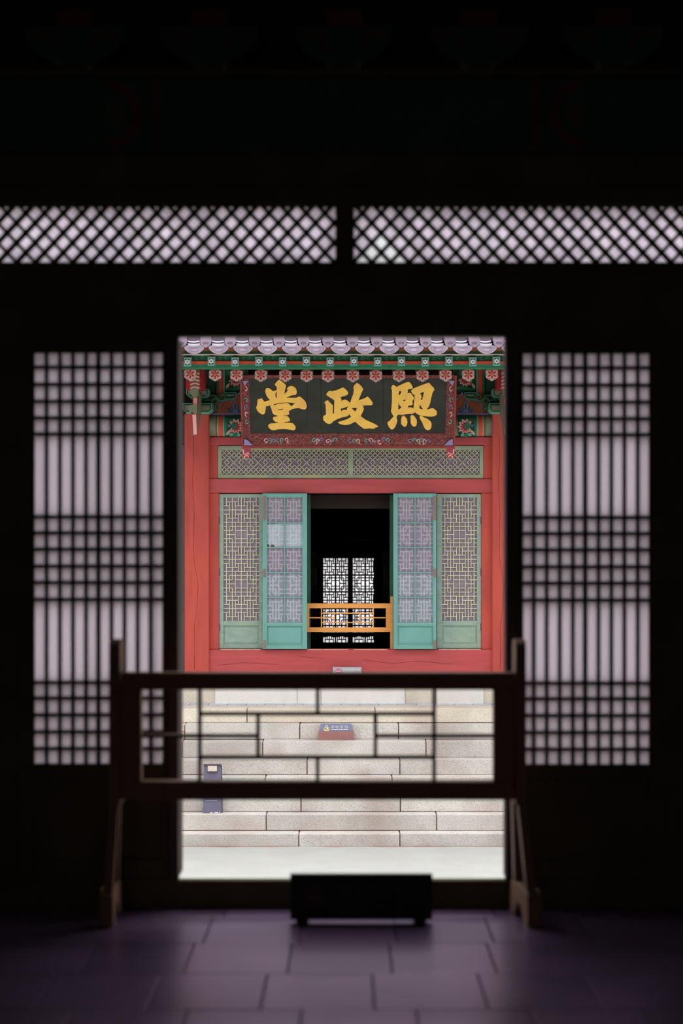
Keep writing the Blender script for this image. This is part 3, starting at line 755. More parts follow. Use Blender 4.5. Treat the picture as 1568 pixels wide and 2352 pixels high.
for s in (1, -1):
    def poly(name, m, pts, Y, d=.01, parent=hall): return MB().ppoly(mp(pts, s), Y, d).build(name, m, parent)
    def rect(name, m, x0, y0, x1, y1, Y, d=.02, parent=hall): return poly(name, m, [(x0, y0), (x1, y0), (x1, y1), (x0, y1)], Y, d, parent)
    # flower painted on the round beam
    Yf = 18.06 - 27.5 * 18.05 / F - .012
    fl = rect('beam_flower_ground', M_PDGR, 521, 962, 556, 1003, Yf + .006, .004, bm)
    for k in range(9):
        a = -2.4 + k * .6
        poly('petal', M_PPINK, petal(541, 980, a, 19, 10), Yf - k * .0004, .003, bm)
        poly('petal_heart', M_PCRIM, petal(541, 980, a, 14, 4), Yf - .0045 - k * .0002, .001, bm)
    poly('flower_heart', M_PGRN, [(537 + 6 * math.cos(k * .5236), 978 + 9 * math.sin(k * .5236)) for k in range(12)], Yf - .008, .003, bm)
    for (x, y, r, m) in ((531, 998, 5, M_PTEAL), (540, 1000, 5, M_PGRN), (548, 999, 4.5, M_PTEAL), (526, 978, 4, M_PBLUE)):
        poly('leaf_scale', m, [(x + r * math.cos(k * .6283), y + r * .9 * math.sin(k * .6283)) for k in range(10)], Yf - .009 - x * .00001, .003, bm)
    poly('bud', M_PPINK, petal(520, 1000, -1.0, 16, 6), Yf - .0095, .003, bm)
    # lotus panel
    lp = rect('bracket_panel', M_PBRWN, 484, 905, 566, 953, 18.02, .05)
    ol = [(486, 953), (486, 950), (499, 948), (504, 940), (502, 930), (508, 923), (520, 918), (532, 920), (541, 912), (549, 900), (556, 912), (566, 920), (566, 953)]
    poly('lilac_outline', M_PPURP, ol, 18.012, .008, lp)
    cxm, cym = 530, 940
    poly('brown_field', M_PBRWN, [(cxm + (x - cxm) * .93, cym + (y - cym) * .86) for x, y in ol], 18.005, .008, lp)
    rect('lilac_line', M_PPURP, 484, 949.5, 560, 951.2, 18.003, .008, lp)
    for a, L, W in ((-1.57, 30, 10), (-2.25, 20, 7), (-.9, 20, 7), (-2.7, 22, 6), (-.45, 22, 6), (-3.0, 20, 5), (-.14, 20, 5)):
        poly('lotus_petal', M_PBLUE, petal(540, 948, a, L, W), 18.0 - abs(a) * .001, .006, lp)
        poly('petal_vein', M_PNAVY, petal(540 + math.cos(a) * 6, 948 + math.sin(a) * 6, a, L * .6, W * .4), 17.9955 - abs(a) * .0005, .002, lp)
    # green scrollwork
    sc = MB(); r = .011
    def T(pts, rr=r): sc.tube([P(x if s > 0 else MIR - x, y, 17.98) for x, y in pts], rr, 6)
    ring = [(494 + 6.5 * math.cos(k * .5236), 921 + 6.5 * math.sin(k * .5236)) for k in range(13)]
    T(ring); T([(484, 909), (490, 907.5), (496, 910), (500, 915), (503, 919), (510, 920), (519, 916), (530, 916), (540, 913)])
    T([(511 + 6 * math.cos(k * .6 + 2.6), 911 + 6 * math.sin(k * .6 + 2.6)) for k in range(9)], .009)
    T([(495, 928), (494, 936), (498, 942)], [.012, .016, .012]); T([(470, 921), (478, 918), (487, 920)], .013)
    sc.build('scrollwork', M_PGRN, hall, smooth=True)
    # bearing blocks
    def block(x0, x1, y0, y1, ch, Y, d):
        sh = lambda i: [(x0 + i, y0 + i), (x1 - i, y0 + i), (x1 - i, y1 - ch), (x1 - ch, y1 - i), (x0 + ch, y1 - i), (x0 + i, y1 - ch)]
        b = poly('bearing_block', M_PTEAL, sh(0), Y, d)
        poly('block_line', M_PGRN, sh(1.6), Y - .003, .003, b); poly('block_dark_line', M_PBLACK, sh(3.4), Y - .006, .003, b); poly('block_face', M_PGREY, sh(4.8), Y - .009, .003, b)  # painted outline: green, then a black line round the grey-green face
    block(427, 479, 893, 913, 8, 17.78, .3); block(419, 486.5, 926, 948, 8, 17.74, .3); block(516, 543, 901, 915, 6, 17.99, .06)
    # post, stripes and painted frieze above
    fr = rect('frieze_board', M_PDGR, 466, 840, 570, 905, 18.04, .06)
    rect('frieze_stripe', M_PBLACK, 494, 842, 497, 905, 18.03, .01, fr); rect('frieze_stripe', M_PGRN, 497.3, 842, 502, 905, 18.028, .012, fr)
    rect('frieze_stripe', M_PRED, 502.5, 842, 512, 905, 18.025, .015, fr); rect('frieze_stripe', M_PTEAL, 512.5, 842, 516, 905, 18.028, .012, fr)
    for k in range(6):
        a = .1 + k * .56
        poly('frieze_petal', M_PPINK, petal(541, 872, a, 17, 9), 18.034 - k * .0005, .004, fr); poly('frieze_petal_heart', M_PCRIM, petal(541, 872, a, 12, 4), 18.0295 - k * .0002, .001, fr)
    for k in range(8):
        x = 522 + 5 * k; y = 893 + 3 * math.sin(k * .8)
        poly('frieze_leaf', M_PGRN, [(x + 4.5 * math.cos(q * .6283), y + 4.5 * math.sin(q * .6283)) for q in range(10)], 18.033 - .0004 * k, .004, fr)
    poly('frieze_bud', M_PPINK, petal(519, 892, -1.0, 15, 6), 18.032, .004, fr)
    rect('frieze_leaf_band', M_PGRN, 518, 845, 556, 862, 18.036, .004, fr)
    # bracket tongues that jut out over the column
    up = MB()
    def zz(py, Y): return EYE - (py - YH) * Y / F
    xa, xb = sorted((P(434 if s > 0 else MIR - 434, 0, 17.4).x, P(461 if s > 0 else MIR - 461, 0, 17.4).x))
    prof = [(17.4, zz(849, 17.4)), (17.36, zz(870, 17.36)), (17.38, zz(889, 17.38)), (17.46, zz(897, 17.46)), (17.8, zz(897, 17.8)), (17.8, zz(849, 17.8))]
    up.prism([[(xa, y, z) for y, z in prof]], (xb - xa, 0, 0)); ub = up.build('upper_bracket_tongue', M_PCRIM, hall)
    rect('tongue_face', M_PBROWN2, 437, 850, 458, 892, 17.352, .02, ub)
    for k in range(5):
        y = 855 + 8.3 * k
        poly('chevron', M_PPINK, [(437, y + 2), (447, y - 1.5), (458, y + 2), (458, y + 5), (447, y + 1.5), (437, y + 5)], 17.349, .004, ub)
    rect('tongue_flank', M_PCRIM, 426, 848, 433.5, 892, 17.5, .3, ub); rect('tongue_flank', M_PCRIM, 461.5, 848, 468, 892, 17.5, .3, ub)
    lo = MB()
    xa, xb = sorted((P(440 if s > 0 else MIR - 440, 0, 17.3).x, P(454 if s > 0 else MIR - 454, 0, 17.3).x))
    prof = [(17.45, zz(905, 17.45)), (17.4, zz(930, 17.4)), (17.34, zz(950, 17.34)), (17.31, zz(975, 17.31)), (17.30, zz(1000, 17.30)), (17.34, zz(1001, 17.34)), (17.42, zz(985, 17.42)), (17.7, zz(950, 17.7)), (17.85, zz(905, 17.85))]
    lo.prism([[(xa, y, z) for y, z in prof]], (xb - xa, 0, 0)); lb = lo.build('lower_bracket_tongue', M_PGREY, hall)
    poly('tongue_red_edge', M_PCRIM, [(439, 950), (453, 950), (453.5, 1000), (442, 1000)], 17.29, .02, lb)
    poly('tongue_face', M_PPINK, [(441.5, 952), (450, 952), (452, 998), (444, 998)], 17.283, .02, lb)
    poly('tongue_red_edge', M_PCRIM, [(442, 913), (454, 913), (454, 932), (442, 932)], 17.38, .02, lb)
    poly('tongue_face', M_PPINK, [(444, 914), (452, 914), (452, 930), (444, 930)], 17.374, .02, lb)
    poly('tongue_beak', M_PGREY, [(436, 890), (455, 890), (455, 905), (450, 913), (443, 912), (437, 902)], 17.35, .1, lb)
    poly('tongue_beak', M_PGREY, [(432, 934), (436, 930), (452, 930), (452, 948), (448, 952), (441, 946), (437, 949), (432, 941)], 17.27, .1, lb)

# rafters
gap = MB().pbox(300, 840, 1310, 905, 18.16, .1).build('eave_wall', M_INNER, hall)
RX = [437, 494, 543, 599, 655, 704, 753, 810, 863, 916, 970, 1023, 1075, 1129]
RX = [437 - 54 * k for k in range(5, 0, -1)] + RX + [1129 + 54 * k for k in range(1, 6)]
def rafter_y(x): return 859.5 + 3.5 * (1 - min(1, ((x - 790) / 350) ** 2))
YR = 16.85; rr = 15.2 * YR / F
fe = MB()                                            # six-petal end flower, modelled once round the origin
def disc(r, y, n=24, wob=0, lob=6, ph=0): return [((r + wob * math.cos(lob * (t * 2 * math.pi / n) + ph)) * math.cos(t * 2 * math.pi / n), y, (r + wob * math.cos(lob * (t * 2 * math.pi / n) + ph)) * math.sin(t * 2 * math.pi / n)) for t in range(n)]
fe.mat(0).prism([disc(rr * .93, -.006, 36)], (0, .008, 0))
fe.mat(4)
for k in range(6):
    a = math.pi / 2 + math.pi / 6 + k * math.pi / 3
    fe.prism([[(math.cos(a) * rr * .86 + rr * .13 * math.cos(q * .785), -.008, math.sin(a) * rr * .86 + rr * .13 * math.sin(q * .785)) for q in range(8)]], (0, .003, 0))
for k in range(6):
    a = math.pi / 2 + k * math.pi / 3
    pp = petal(0, 0, a, rr * 1.02, rr * .8, 8)
    fe.mat(1).prism([[(x, -.011 - k * .0004, z) for x, z in pp]], (0, .003, 0))
    fe.prism([[(math.cos(a) * rr * .72 + rr * .30 * math.cos(q * .5236), -.0112 - k * .0004, math.sin(a) * rr * .72 + rr * .30 * math.sin(q * .5236)) for q in range(12)]], (0, .004, 0))
for k in range(6):
    a = math.pi / 2 + k * math.pi / 3
    pp = petal(math.cos(a) * rr * .2, math.sin(a) * rr * .2, a, rr * .58, rr * .27, 8)
    fe.mat(2).prism([[(x, -.0155 - k * .0003, z) for x, z in pp]], (0, .001, 0))
fe.mat(3).prism([[(rr * .2 * math.cos(q * .5236), -.0185, rr * .2 * math.sin(q * .5236)) for q in range(12)]], (0, .004, 0))
FME = [M_PGRN, M_PPINK, M_PCRIM, M_PORAN, M_PTEAL]
flower0 = None; raf0 = None
for x in RX:
    c = P(x, rafter_y(x), YR)
    if raf0 is None:
        raf0 = MB().tube([c + Vector((0, .004, 0)), c + Vector((0, 2.2, .92))], rr * .97, 16).build('rafter', M_PBROWN2, hall, smooth=True); c0 = c
        flower0 = fe.build('flower_end', FME, None); 
        fo = WORLD[flower0.name].copy()
        flower0.parent = raf0; WORLD[flower0.name] = c + fo; flower0.location = c + fo - WORLD[raf0.name]
    else:
        rcopy = again(raf0, c - c0)
        again(flower0, c - c0, rcopy)
# flying rafters with square painted ends
BX = [430.5 + 54.58 * k for k in range(14)]
BX = [430.5 - 54.6 * k for k in range(5, 0, -1)] + BX + [430.5 + 54.58 * k for k in range(14, 19)]
YF = 16.42
fr0 = None
for i, x in enumerate(BX):
    py = 830 + (1.5 if i % 2 else 0)
    c = P(x, py, YF)
    if fr0 is None:
        hw, hh = 8.2 * YF / F, 10.2 * YF / F
        m = MB(); q = [c + Vector((-hw, 0, -hh)), c + Vector((hw, 0, -hh)), c + Vector((hw, 0, hh)), c + Vector((-hw, 0, hh))]
        m.hexa(q, [p + Vector((0, 1.2, .36)) for p in q]); fr0 = m.build('flying_rafter', M_PGREY, hall, .003); cf = c
        e = MB()
        e.mat(0).box(c.x - hw, c.x + hw, YF - .004, YF - .001, c.z - hh, c.z + hh)
        e.mat(1).box(c.x - hw * .6, c.x + hw * .6, YF - .007, YF - .004, c.z - hh * .66, c.z + hh * .66)
        for k in range(6):
            a = k * math.pi / 3 + math.pi / 2
            e.mat(2).prism([[(c.x + math.cos(a) * .0165 + .0105 * math.cos(t * .785), YF - .010 - k * .0004, c.z + math.sin(a) * .0165 + .0105 * math.sin(t * .785)) for t in range(8)]], (0, .003, 0))
        e.mat(1).prism([[(c.x + .006 * math.cos(t * .785), YF - .0145, c.z + .006 * math.sin(t * .785)) for t in range(8)]], (0, .003, 0))
        fe0 = e.build('rafter_end_panel', [M_PTEAL, M_PNAVY, M_PWHITE], fr0)
    else:
        rc = again(fr0, c - cf); again(fe0, c - cf, rc)
# boards and strips between the flying rafters
part('gap_board', M_PGRN, 130, 816, 1480, 828, YF + .10, .03, hall, 0)
gb = MB()
for i, x in enumerate(BX[:-1]):
    for k in (-1, 1):
        cx = x + 27.3 + k * 7
        gb.tube(curl(cx, 822.3, 1.2, 5, 0, k * 5.5, YF + .098), .0035, 5)
gb.build('gap_board_scrolls', M_PTEAL, hall)
part('vermilion_strip', M_PRED, 130, 829.5, 1480, 835.5, YF + .07, .05, hall, .002)
part('green_strip', M_PGRN, 130, 838.5, 1480, 846, YF + .09, .1, hall, .004)
part('mint_line', M_PTEAL, 130, 837.2, 1480, 838.3, YF + .085, .05, hall, 0)
part('pale_fillet', M_FILLET, 130, 812.9, 1480, 814.0, YF - .05, .1, hall, 0)
part('dark_fascia', M_PDGR, 130, 806, 1480, 812.4, YF - .03, .1, hall, 0)
part('red_fascia', M_PBRWN, 130, 796, 1480, 805.6, YF - .045, .1, hall, 0)
# roof deck
z_e = P(0, 800, YF).z
dk = MB(); dk.hexa([(-8, YF - .1, z_e + .06), (8, YF - .1, z_e + .06), (8, YF - .1, z_e + .10), (-8, YF - .1, z_e + .10)],
                   [(-8, 22.6, z_e + 2.9), (8, 22.6, z_e + 2.9), (8, 22.6, z_e + 3.0), (-8, 22.6, z_e + 3.0)])
dk.hexa([(-8, 22.6, z_e + 2.9), (8, 22.6, z_e + 2.9), (8, 22.6, z_e + 3.0), (-8, 22.6, z_e + 3.0)],
        [(-8, 28.2, z_e + .3), (8, 28.2, z_e + .3), (8, 28.2, z_e + .4), (-8, 28.2, z_e + .4)])
dk.build('roof_deck', M_TILED, hall)
# eave tiles
YT = 16.14; TP = 56.05; sl = Vector((0, 1.0, .5))
def tl(cx, ys):  return [(cx + dx, y) for dx, y in ys]
x0 = 445.6 - TP * 5
ct0 = None
for i in range(24):
    cx = x0 + TP * i; c = P(cx, 800, YT)
    if ct0 is None:
        top = [(-23.5, 796.5), (-19, 794), (-14, 793.2), (-7, 794), (0, 794.6), (7, 794), (14, 793.2), (19, 794), (23.5, 796.5)]
        bot = [(22.5, 800), (19, 804.5), (14, 808.6), (8, 811.6), (0, 813.4), (-8, 811.6), (-14, 808.6), (-19, 804.5), (-22.5, 800)]
        m = MB().ppoly(tl(cx, top + bot), YT, .03); ct0 = m.build('eave_end_tile', M_TILE, hall, .003)
        cc = c
        m = MB()
        for k in (.72, .45):
            pts = [(cx + dx * k, 802.5 + (y - 802.5) * k) for dx, y in top + bot + top[:1]]
            m.tube([P(x, y, YT - .001) for x, y in pts], .0045, 5)
        em0 = m.build('embossed_scroll', M_TILEC, ct0)
        st = MB()
        for (yy, ww) in ((790.2, 14.2), (784.0, 13.6), (778.6, 13.0), (773.6, 12.6), (768.5, 12.2)):
            up = [(dx, yy - 2.2 + 2.0 * (1 - (dx / ww) ** 2)) for dx in [ww * (q / 6 - 1) for q in range(13)]]
            st.ppoly([(cx + a, b) for a, b in up] + [(cx + a, b + (3.8 if yy > 788 else 2.8)) for a, b in reversed(up)], YT + .045 + (790 - yy) * .006, .3)
        st0 = st.build('pan_tile_stack', M_TILEW, hall)
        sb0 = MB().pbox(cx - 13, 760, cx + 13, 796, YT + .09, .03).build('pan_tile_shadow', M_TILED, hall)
        # cover tile: half-round ridge ending in a shield-shaped disc, half a pitch to the right
        dx = cx + 26.6
        sh = [(dx + 12.6 * math.cos(t * math.pi / 10), 784 + 12.6 * math.sin(t * math.pi / 10)) for t in range(0, 11)]
        sh = sh[:5] + [(dx + .0, 798.4)] + sh[6:] + [(dx - 12.8, 778), (dx - 10, 772.5), (dx - 4, 770), (dx + 4, 770), (dx + 10, 772.5), (dx + 12.8, 778)]
        cv = MB().ppoly(sh, YT - .01, .03)
        a = P(dx, 782, YT + .01); cv.tube([a, a + sl * 1.15, a + sl * 5.0], 11.6 * YT / F, 16)
        cv0 = cv.build('cover_tile', M_TILEC, hall)
        em = MB()
        em.tube([P(dx + 5.4 * math.cos(t), 788 + 2.4 * math.sin(t), YT - .011) for t in [math.pi * (1 + q / 8) for q in range(9)]], .003, 5)
        for k in (-4, 0, 4): em.tube([P(dx + k - 1.8, 788.5, YT - .011), P(dx + k, 790.4, YT - .011), P(dx + k + 1.8, 788.5, YT - .011)], .0026, 5)
        ecv0 = em.build('embossed_mark', M_TILED, cv0)
    else:
        d = c - cc
        t = again(ct0, d); again(em0, d, t); again(st0, d); again(sb0, d); t = again(cv0, d); again(ecv0, d, t)

# ------------------------------------------------------------------ name board of the hall
def PT(px, py, lift=0.0):
    t = (1000 - py) / (1000 - 866)
    Y = 17.62 - .42 * t
    p = P(px, py, Y)
    if lift:
        n = (P(800, 866, 17.2) - P(800, 1000, 17.62)).cross(Vector((1, 0, 0))).normalized()
        if n.y > 0: n = -n
        p = p + n * lift
    return p
def tp(mb, pts, lift, th, holes=()):
    off = PT(800, 930, lift - th) - PT(800, 930, lift)
    mb.prism([[PT(x, y, lift) for x, y in r] for r in [pts, *holes]], off); return mb
sg = empty('name_board', PT(800, 1000)); tag(sg, 'black name board with gold characters in a maroon flowered frame under the eave', 'sign')
for a, b in ((571, 704.5), (705.2, 736.8), (737.5, 879.5), (880.2, 1025)):
    tp(MB(), [(a, 866), (b, 866), (b, 997), (a, 997)], 0, .03).build('board_plank', M_BOARD, sg)
G1 = [(690,68),(755,120),(810,160),(850,205),(858,245),(842,290),(830,350),(815,440),(870,385),(912,335),(875,312),(905,270),(950,235),(1000,225),(1060,245),(1105,290),(1132,345),(1132,420),(1105,455),(1070,462),(1010,465),(930,500),(850,530),(960,533),(1130,533),(1150,515),(1190,500),(1230,510),(1290,560),(1335,605),(1365,650),(1390,720),(1390,780),(1360,825),(1320,835),(1260,820),(1200,800),(1130,798),(1010,820),(1000,840),(930,870),(930,895),(945,935),(925,965),(890,978),(805,980),(812,993),(880,998),(930,1040),(965,1105),(950,1135),(900,1145),(805,1155),(812,1172),(1010,1182),(1050,1205),(1085,1250),(1108,1285),(1100,1335),(1075,1365),(1040,1370),(960,1350),(880,1338),(750,1335),(650,1342),(580,1362),(520,1368),(470,1350),(410,1290),(400,1250),(420,1215),(470,1195),(560,1190),(650,1180),(655,1162),(590,1150),(545,1115),(520,1070),(535,1030),(590,1018),(645,1005),(640,988),(580,980),(525,945),(500,890),(480,800),(455,760),(462,730),(430,730),(390,748),(345,748),(335,830),(325,900),(305,945),(265,962),(215,945),(160,910),(115,850),(92,790),(105,750),(120,700),(125,600),(140,565),(185,568),(195,555),(240,548),(262,580),(300,632),(370,615),(450,590),(410,550),(365,490),(340,430),(325,360),(335,310),(360,285),(410,280),(460,310),(525,365),(580,345),(625,325),(625,290),(615,240),(585,215),(570,185),(600,145),(630,115),(655,80)]
H1 = [[(605,380),(620,370),(618,540),(605,555),(595,520),(585,440)], [(535,710),(600,680),(750,660),(900,650),(1100,672),(990,752),(920,672),(860,668),(700,685),(600,708),(570,728)], [(645,845),(700,825),(780,808),(775,835),(700,850),(650,860)]]
G2 = [(590,212),(620,228),(680,285),(720,335),(718,375),(690,405),(620,432),(520,460),(545,500),(545,555),(580,540),(630,522),(690,540),(770,612),(800,520),(850,380),(870,255),(848,235),(870,170),(905,120),(950,95),(990,115),(1050,170),(1105,245),(1100,280),(1070,330),(1030,430),(985,538),(1080,515),(1150,485),(1215,445),(1260,480),(1310,545),(1352,605),(1350,645),(1320,668),(1200,668),(1088,680),(1115,715),(1125,775),(1095,840),(1040,950),(1170,1045),(1300,1105),(1430,1165),(1500,1220),(1420,1245),(1380,1250),(1405,1275),(1280,1265),(1130,1275),(1050,1220),(980,1165),(900,1090),(830,1130),(740,1165),(640,1178),(560,1165),(490,1140),(455,1100),(560,1075),(680,1035),(800,968),(745,890),(735,925),(700,950),(560,980),(430,1030),(330,1085),(300,1130),(230,1152),(160,1130),(80,1045),(75,980),(95,935),(145,920),(150,850),(140,655),(110,600),(130,570),(195,538),(240,590),(330,675),(322,890),(355,880),(365,545),(320,510),(240,460),(160,405),(165,375),(205,315),(270,295),(300,310),(400,285),(500,250),(550,220)]
H2 = [[(535,750),(600,742),(680,710),(725,692),(680,775),(690,800),(640,785),(590,790),(530,825)], [(815,758),(850,735),(940,735),(940,770),(905,832)]]
G3 = [(255,198),(350,255),(375,232),(480,185),(600,130),(650,125),(690,148),(720,190),(760,265),(735,298),(620,322),(632,365),(620,415),(690,405),(730,440),(790,530),(785,560),(740,630),(760,690),(735,720),(625,742),(650,790),(690,775),(775,805),(785,680),(808,520),(800,460),(750,425),(712,365),(740,312),(800,280),(950,220),(1100,165),(1165,145),(1195,165),(1240,225),(1300,280),(1312,325),(1265,400),(1235,520),(1200,680),(1165,770),(1105,830),(1170,825),(1220,805),(1280,802),(1330,840),(1375,880),(1375,960),(1330,1000),(1250,1015),(1100,1008),(950,985),(860,945),(812,900),(795,925),(740,942),(640,945),(480,970),(375,965),(360,1000),(335,1025),(345,1070),(360,1120),(345,1180),(300,1290),(240,1345),(200,1345),(150,1290),(112,1220),(108,1160),(160,1130),(220,1060),(270,1010),(240,970),(195,885),(210,780),(222,600),(222,330),(200,285),(220,235)]
H3 = [[(430,350),(465,385),(440,440),(400,475),(395,420),(410,365)], [(505,590),(580,572),(560,610),(515,622)], [(385,655),(410,720),(465,772),(440,805),(385,840)], [(940,425),(1000,390),(1048,378),(1025,480),(1000,590),(960,580),(985,520),(975,465)], [(930,710),(960,735),(990,790),(1030,832),(980,825),(930,805)]]
D3 = [[(480,1000),(510,1020),(520,985),(570,1030),(610,1090),(620,1170),(600,1240),(560,1280),(520,1270),(460,1210),(450,1140),(465,1060)], [(690,1000),(715,1010),(725,970),(780,990),(830,1050),(860,1110),(865,1180),(845,1250),(800,1278),(750,1260),(705,1190),(705,1100)], [(930,1005),(970,988),(1050,1040),(1150,1085),(1215,1140),(1240,1200),(1235,1290),(1200,1350),(1140,1368),(1080,1340),(1040,1270),(990,1150),(940,1070)]]
def cv_(r, ox, oy): return [(ox + x / 11.2, oy + y / 11.2) for x, y in r]
for nm, (g, h, dots, ox, oy) in {'a': (G1, H1, [], 580, 865), 'b': (G2, H2, [], 735, 870), 'c': (G3, H3, D3, 880, 865)}.items():
    m = MB(); tp(m, cv_(g, ox, oy), .012, .014, [cv_(r, ox, oy) for r in h])
    for d in dots: tp(m, cv_(d, ox, oy), .012, .014)
    m.build('gold_character', M_GOLD, sg)
# frame: four flared boards, flat inner edge and raised outer moulding
def fbar(name, quad, l_in, l_out, m, idx):
    """quad px: inner a, inner b, outer b, outer a"""
    q = [PT(*quad[0], l_in), PT(*quad[1], l_in), PT(*quad[2], l_out), PT(*quad[3], l_out)]
    off = PT(800, 930, -.03) - PT(800, 930, 0)
    mb = MB(); mb.hexa(q, [p + off for p in q]); return mb.build(name, m, sg, .002)
fbar('frame_rail', [(575, 995), (1022, 995), (1043, 1020), (557, 1020)], .005, .06, M_MAROON, 0)
fbar('frame_rail', [(572, 868), (1026, 868), (1048, 856), (551, 856)], .005, .06, M_MAROON, 0)
fbar('frame_stile', [(572, 868), (575, 995), (557, 1020), (551, 856)], .005, .06, M_MAROON, 1)
fbar('frame_stile', [(1026, 868), (1022, 995), (1043, 1020), (1048, 856)], .005, .06, M_MAROON, 1)
for q in ([(557, 1018), (1043, 1018), (1044, 1023), (556, 1023)], [(551, 856), (555, 856), (560, 1022), (556, 1022)], [(1044, 856), (1048, 856), (1044, 1022), (1040, 1022)]):
    m = MB(); tp(m, q, .066, .035); m.build('frame_moulding', M_MAROON2, sg, .002)
sw = {M_PPINK: MB(), M_PPURP: MB(), M_PTEAL: MB()}
rnd = random.Random(3)
for i, bx in enumerate((620, 648, 730, 762, 812, 850, 880, 950, 975)):        # painted clouds and dragons on the lower rail
    for k in range(3):
        m = (M_PPINK, M_PPURP, M_PTEAL)[(i + k) % 3]
        x = bx + (k - 1) * 9; y = 1008 + rnd.uniform(-2.5, 2.5); sgn = rnd.choice((-1, 1))
        L = lambda yy: .006 + (yy - 995) / 25 * .055 + .001
        pts = [(x + (1.2 + 4.2 * t / 10) * math.cos(sgn * t * .55 + k), y + (1.0 + 3.4 * t / 10) * math.sin(sgn * t * .55 + k)) for t in range(11)]
        pts += [(pts[-1][0] + sgn * 4, min(1017, max(998, pts[-1][1] + 3)))]
        sw[m].tube([PT(a, b, L(b)) for a, b in pts], .0055, 5)
for sx in (-1, 1):
    for i, y in enumerate((890, 915, 930, 945, 962)):
        m = (M_PPINK, M_PTEAL, M_PPURP)[i % 3]
        cx = 800 + sx * (236 - (y - 868) * .03)
        pts = [(cx + sx * (1 + 3.2 * t / 10) * math.cos(t * .5 + i), y + (1.5 + 6 * t / 10) * math.sin(t * .5 + i)) for t in range(11)]
        sw[m].tube([PT(a, b, .045) for a, b in pts], .0055, 5)
for m, mb in sw.items(): mb.build('painted_scrolls', m, sg)
for s in (1, -1):
    X = lambda x: x if s > 0 else 1600 - x
    for q, m, lf in (([(561, 1016), (561, 1001), (570, 1005), (581, 1016)], M_PPURP, .070), ([(557, 868), (562, 880), (571, 868)], M_PPURP, .066)):
        mb = MB(); tp(mb, [(X(a), b) for a, b in q], lf, .01); mb.build('corner_patch', m, sg)
    fin = MB(); tp(fin, [(X(a), b) for a, b in ((556, 1020), (575, 1020), (576, 1030), (573, 1036), (576, 1041), (571, 1049), (565, 1046), (561, 1050), (558, 1040))], .07, .03)
    f = fin.build('frame_finial', M_PCRIM, sg, .002)
    for (m, pts) in ((M_PPINK, [(559, 1024), (560, 1034), (565, 1036), (571, 1032), (573, 1036)]), (M_PBLUE, [(565, 1023), (566, 1028), (571, 1029)]), (M_PPINK, [(561, 1046), (563, 1040), (569, 1038), (571, 1042)]), (M_PTEAL, [(564, 1045), (568, 1047), (572, 1044)])):
        MB().tube([PT(X(a), b, .072) for a, b in pts], .008, 6).build('finial_curl', m, f)

# ------------------------------------------------------------------ small signs
s1 = empty('restricted_area_sign', P(797, 1566, 17.86)); tag(s1, 'small grey restricted-area plate with a pink no-entry mark at the foot of the red sill', 'sign')
MB().pbox(764, 1532, 830, 1562, 17.86, .02).build('plate', M_SIGNG, s1, .002)
for a in (772, 816): MB().pbox(a, 1562.2, a + 6, 1565.6, 17.86, .05).build('foot', M_SIGNG, s1)
MB().ppoly([(776.5 + 7 * math.cos(k * math.pi / 12), 1542 + 7 * math.sin(k * math.pi / 12)) for k in range(24)], 17.858, .002).build('no_entry_disc', M_PINKP, s1)
MB().pbox(770, 1540.8, 783, 1542.8, 17.856, .002).build('no_entry_bar', M_WHITE, s1)
text_mesh('출입제한구역', 'lettering', M_WHITE, 787, 1535.5, 825, 1542.8, 17.858, s1)

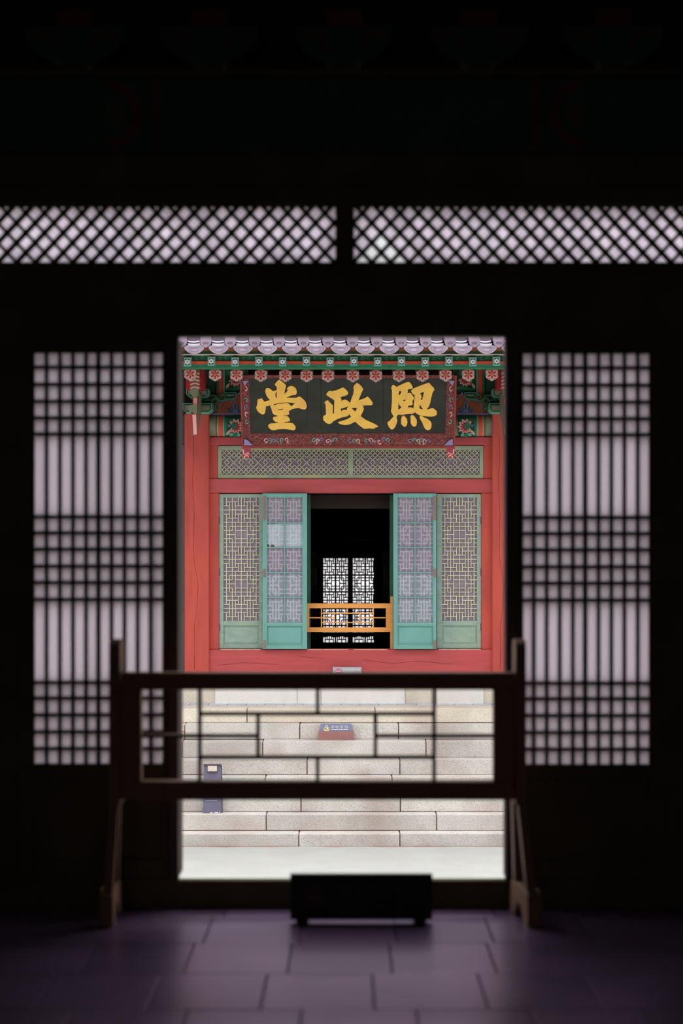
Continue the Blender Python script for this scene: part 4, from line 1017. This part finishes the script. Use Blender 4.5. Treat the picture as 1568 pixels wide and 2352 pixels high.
Ys = YC - TR * 1.35
s2 = empty('fall_warning_sign', P(771, 1699, Ys)); tag(s2, 'blue-grey fall warning sign on a red-brown base standing on the stone steps', 'sign')
zb = ztop[2]
k = (EYE - zb) * F / Ys + YH                           # picture row of the tread the sign stands on
MB().pbox(731.5, 1680.5, 812, k - .1, Ys, .10).build('base', M_SIGNR, s2, .004)
MB().pbox(736, 1662, 807, 1680.3, Ys + .03, .02).build('plate', M_SIGNB, s2, .001)
Yp = Ys + .028
MB().ppoly([(749.8, 1664.3), (757.6, 1676), (741.6, 1676)], Yp, .002, [[(749.8, 1667), (755.4, 1674.9), (744, 1674.9)]]).build('warning_triangle', M_YELL, s2)
MB().ppoly([(747, 1669), (749.5, 1670.5), (752, 1671), (754, 1674), (751, 1674.3), (748.5, 1672)], Yp, .002).build('warning_pictogram', M_WHITE, s2)
MB().pbox(744, 1676.6, 755, 1678.8, Yp, .002).build('caption_bar', M_YELL, s2)
for i, ch in enumerate('추락주의'):
    cx = 763.8 + 10.3 * i
    text_mesh(ch, 'lettering', M_WHITE, cx - 3.8, 1666.2, cx + 3.8, 1673.6, Yp, s2)
for a, b in ((760.6, 764.6), (765.4, 776), (777.6, 787), (788.6, 798.4)):
    MB().pbox(a, 1674.7, b, 1676.7, Yp, .002).build('small_print', M_WHITE, s2)

Yk = YC - TR * 5.55; kb = (EYE - ztop[6]) * F / Yk + YH
s3 = empty('information_lectern', P(487, kb, Yk)); tag(s3, 'slate-blue metal information lectern with a pale plate standing on a low step', 'lectern')
q = [P(466, kb, Yk), P(508, kb, Yk), P(507, 1759, Yk + .03), P(467.5, 1759, Yk + .03)]
MB().hexa(q, [p + Vector((0, .07, 0)) for p in q]).build('body', [M_NAVY], s3, .002)
MB().prism([[P(508.3, kb, Yk + .005), P(510, kb, Yk + .03), P(508.6, 1759, Yk + .05), P(507.3, 1759, Yk + .035)]], (.004, .03, 0)).build('side_panel', M_NAVYD, s3)
MB().pbox(467, 1756.8, 507.5, 1758.8, Yk + .02, .08).build('top_lip', M_NAVYD, s3, .001)
MB().ppoly([(476.8, 1759.5), (498, 1759.5), (497.5, 1771.5), (477, 1771.5)], Yk + .012, .02).build('plate', M_STONE_W, s3)
MB().pbox(476, 1772, 498, 1774.4, Yk + .01, .02).build('slot', M_NAVYD, s3)
for a, b in ((483, 488), (492, 501), (503, 505.5)):
    MB().pbox(a, kb - 2.6, b, kb - .6, Yk - .003, .002).build('peeled_print', M_WHITE, s3)
MB().pbox(472, 1838.2, 499, 1840.2, Yk + .0, .003).build('print_line', M_SIGNG, s3)
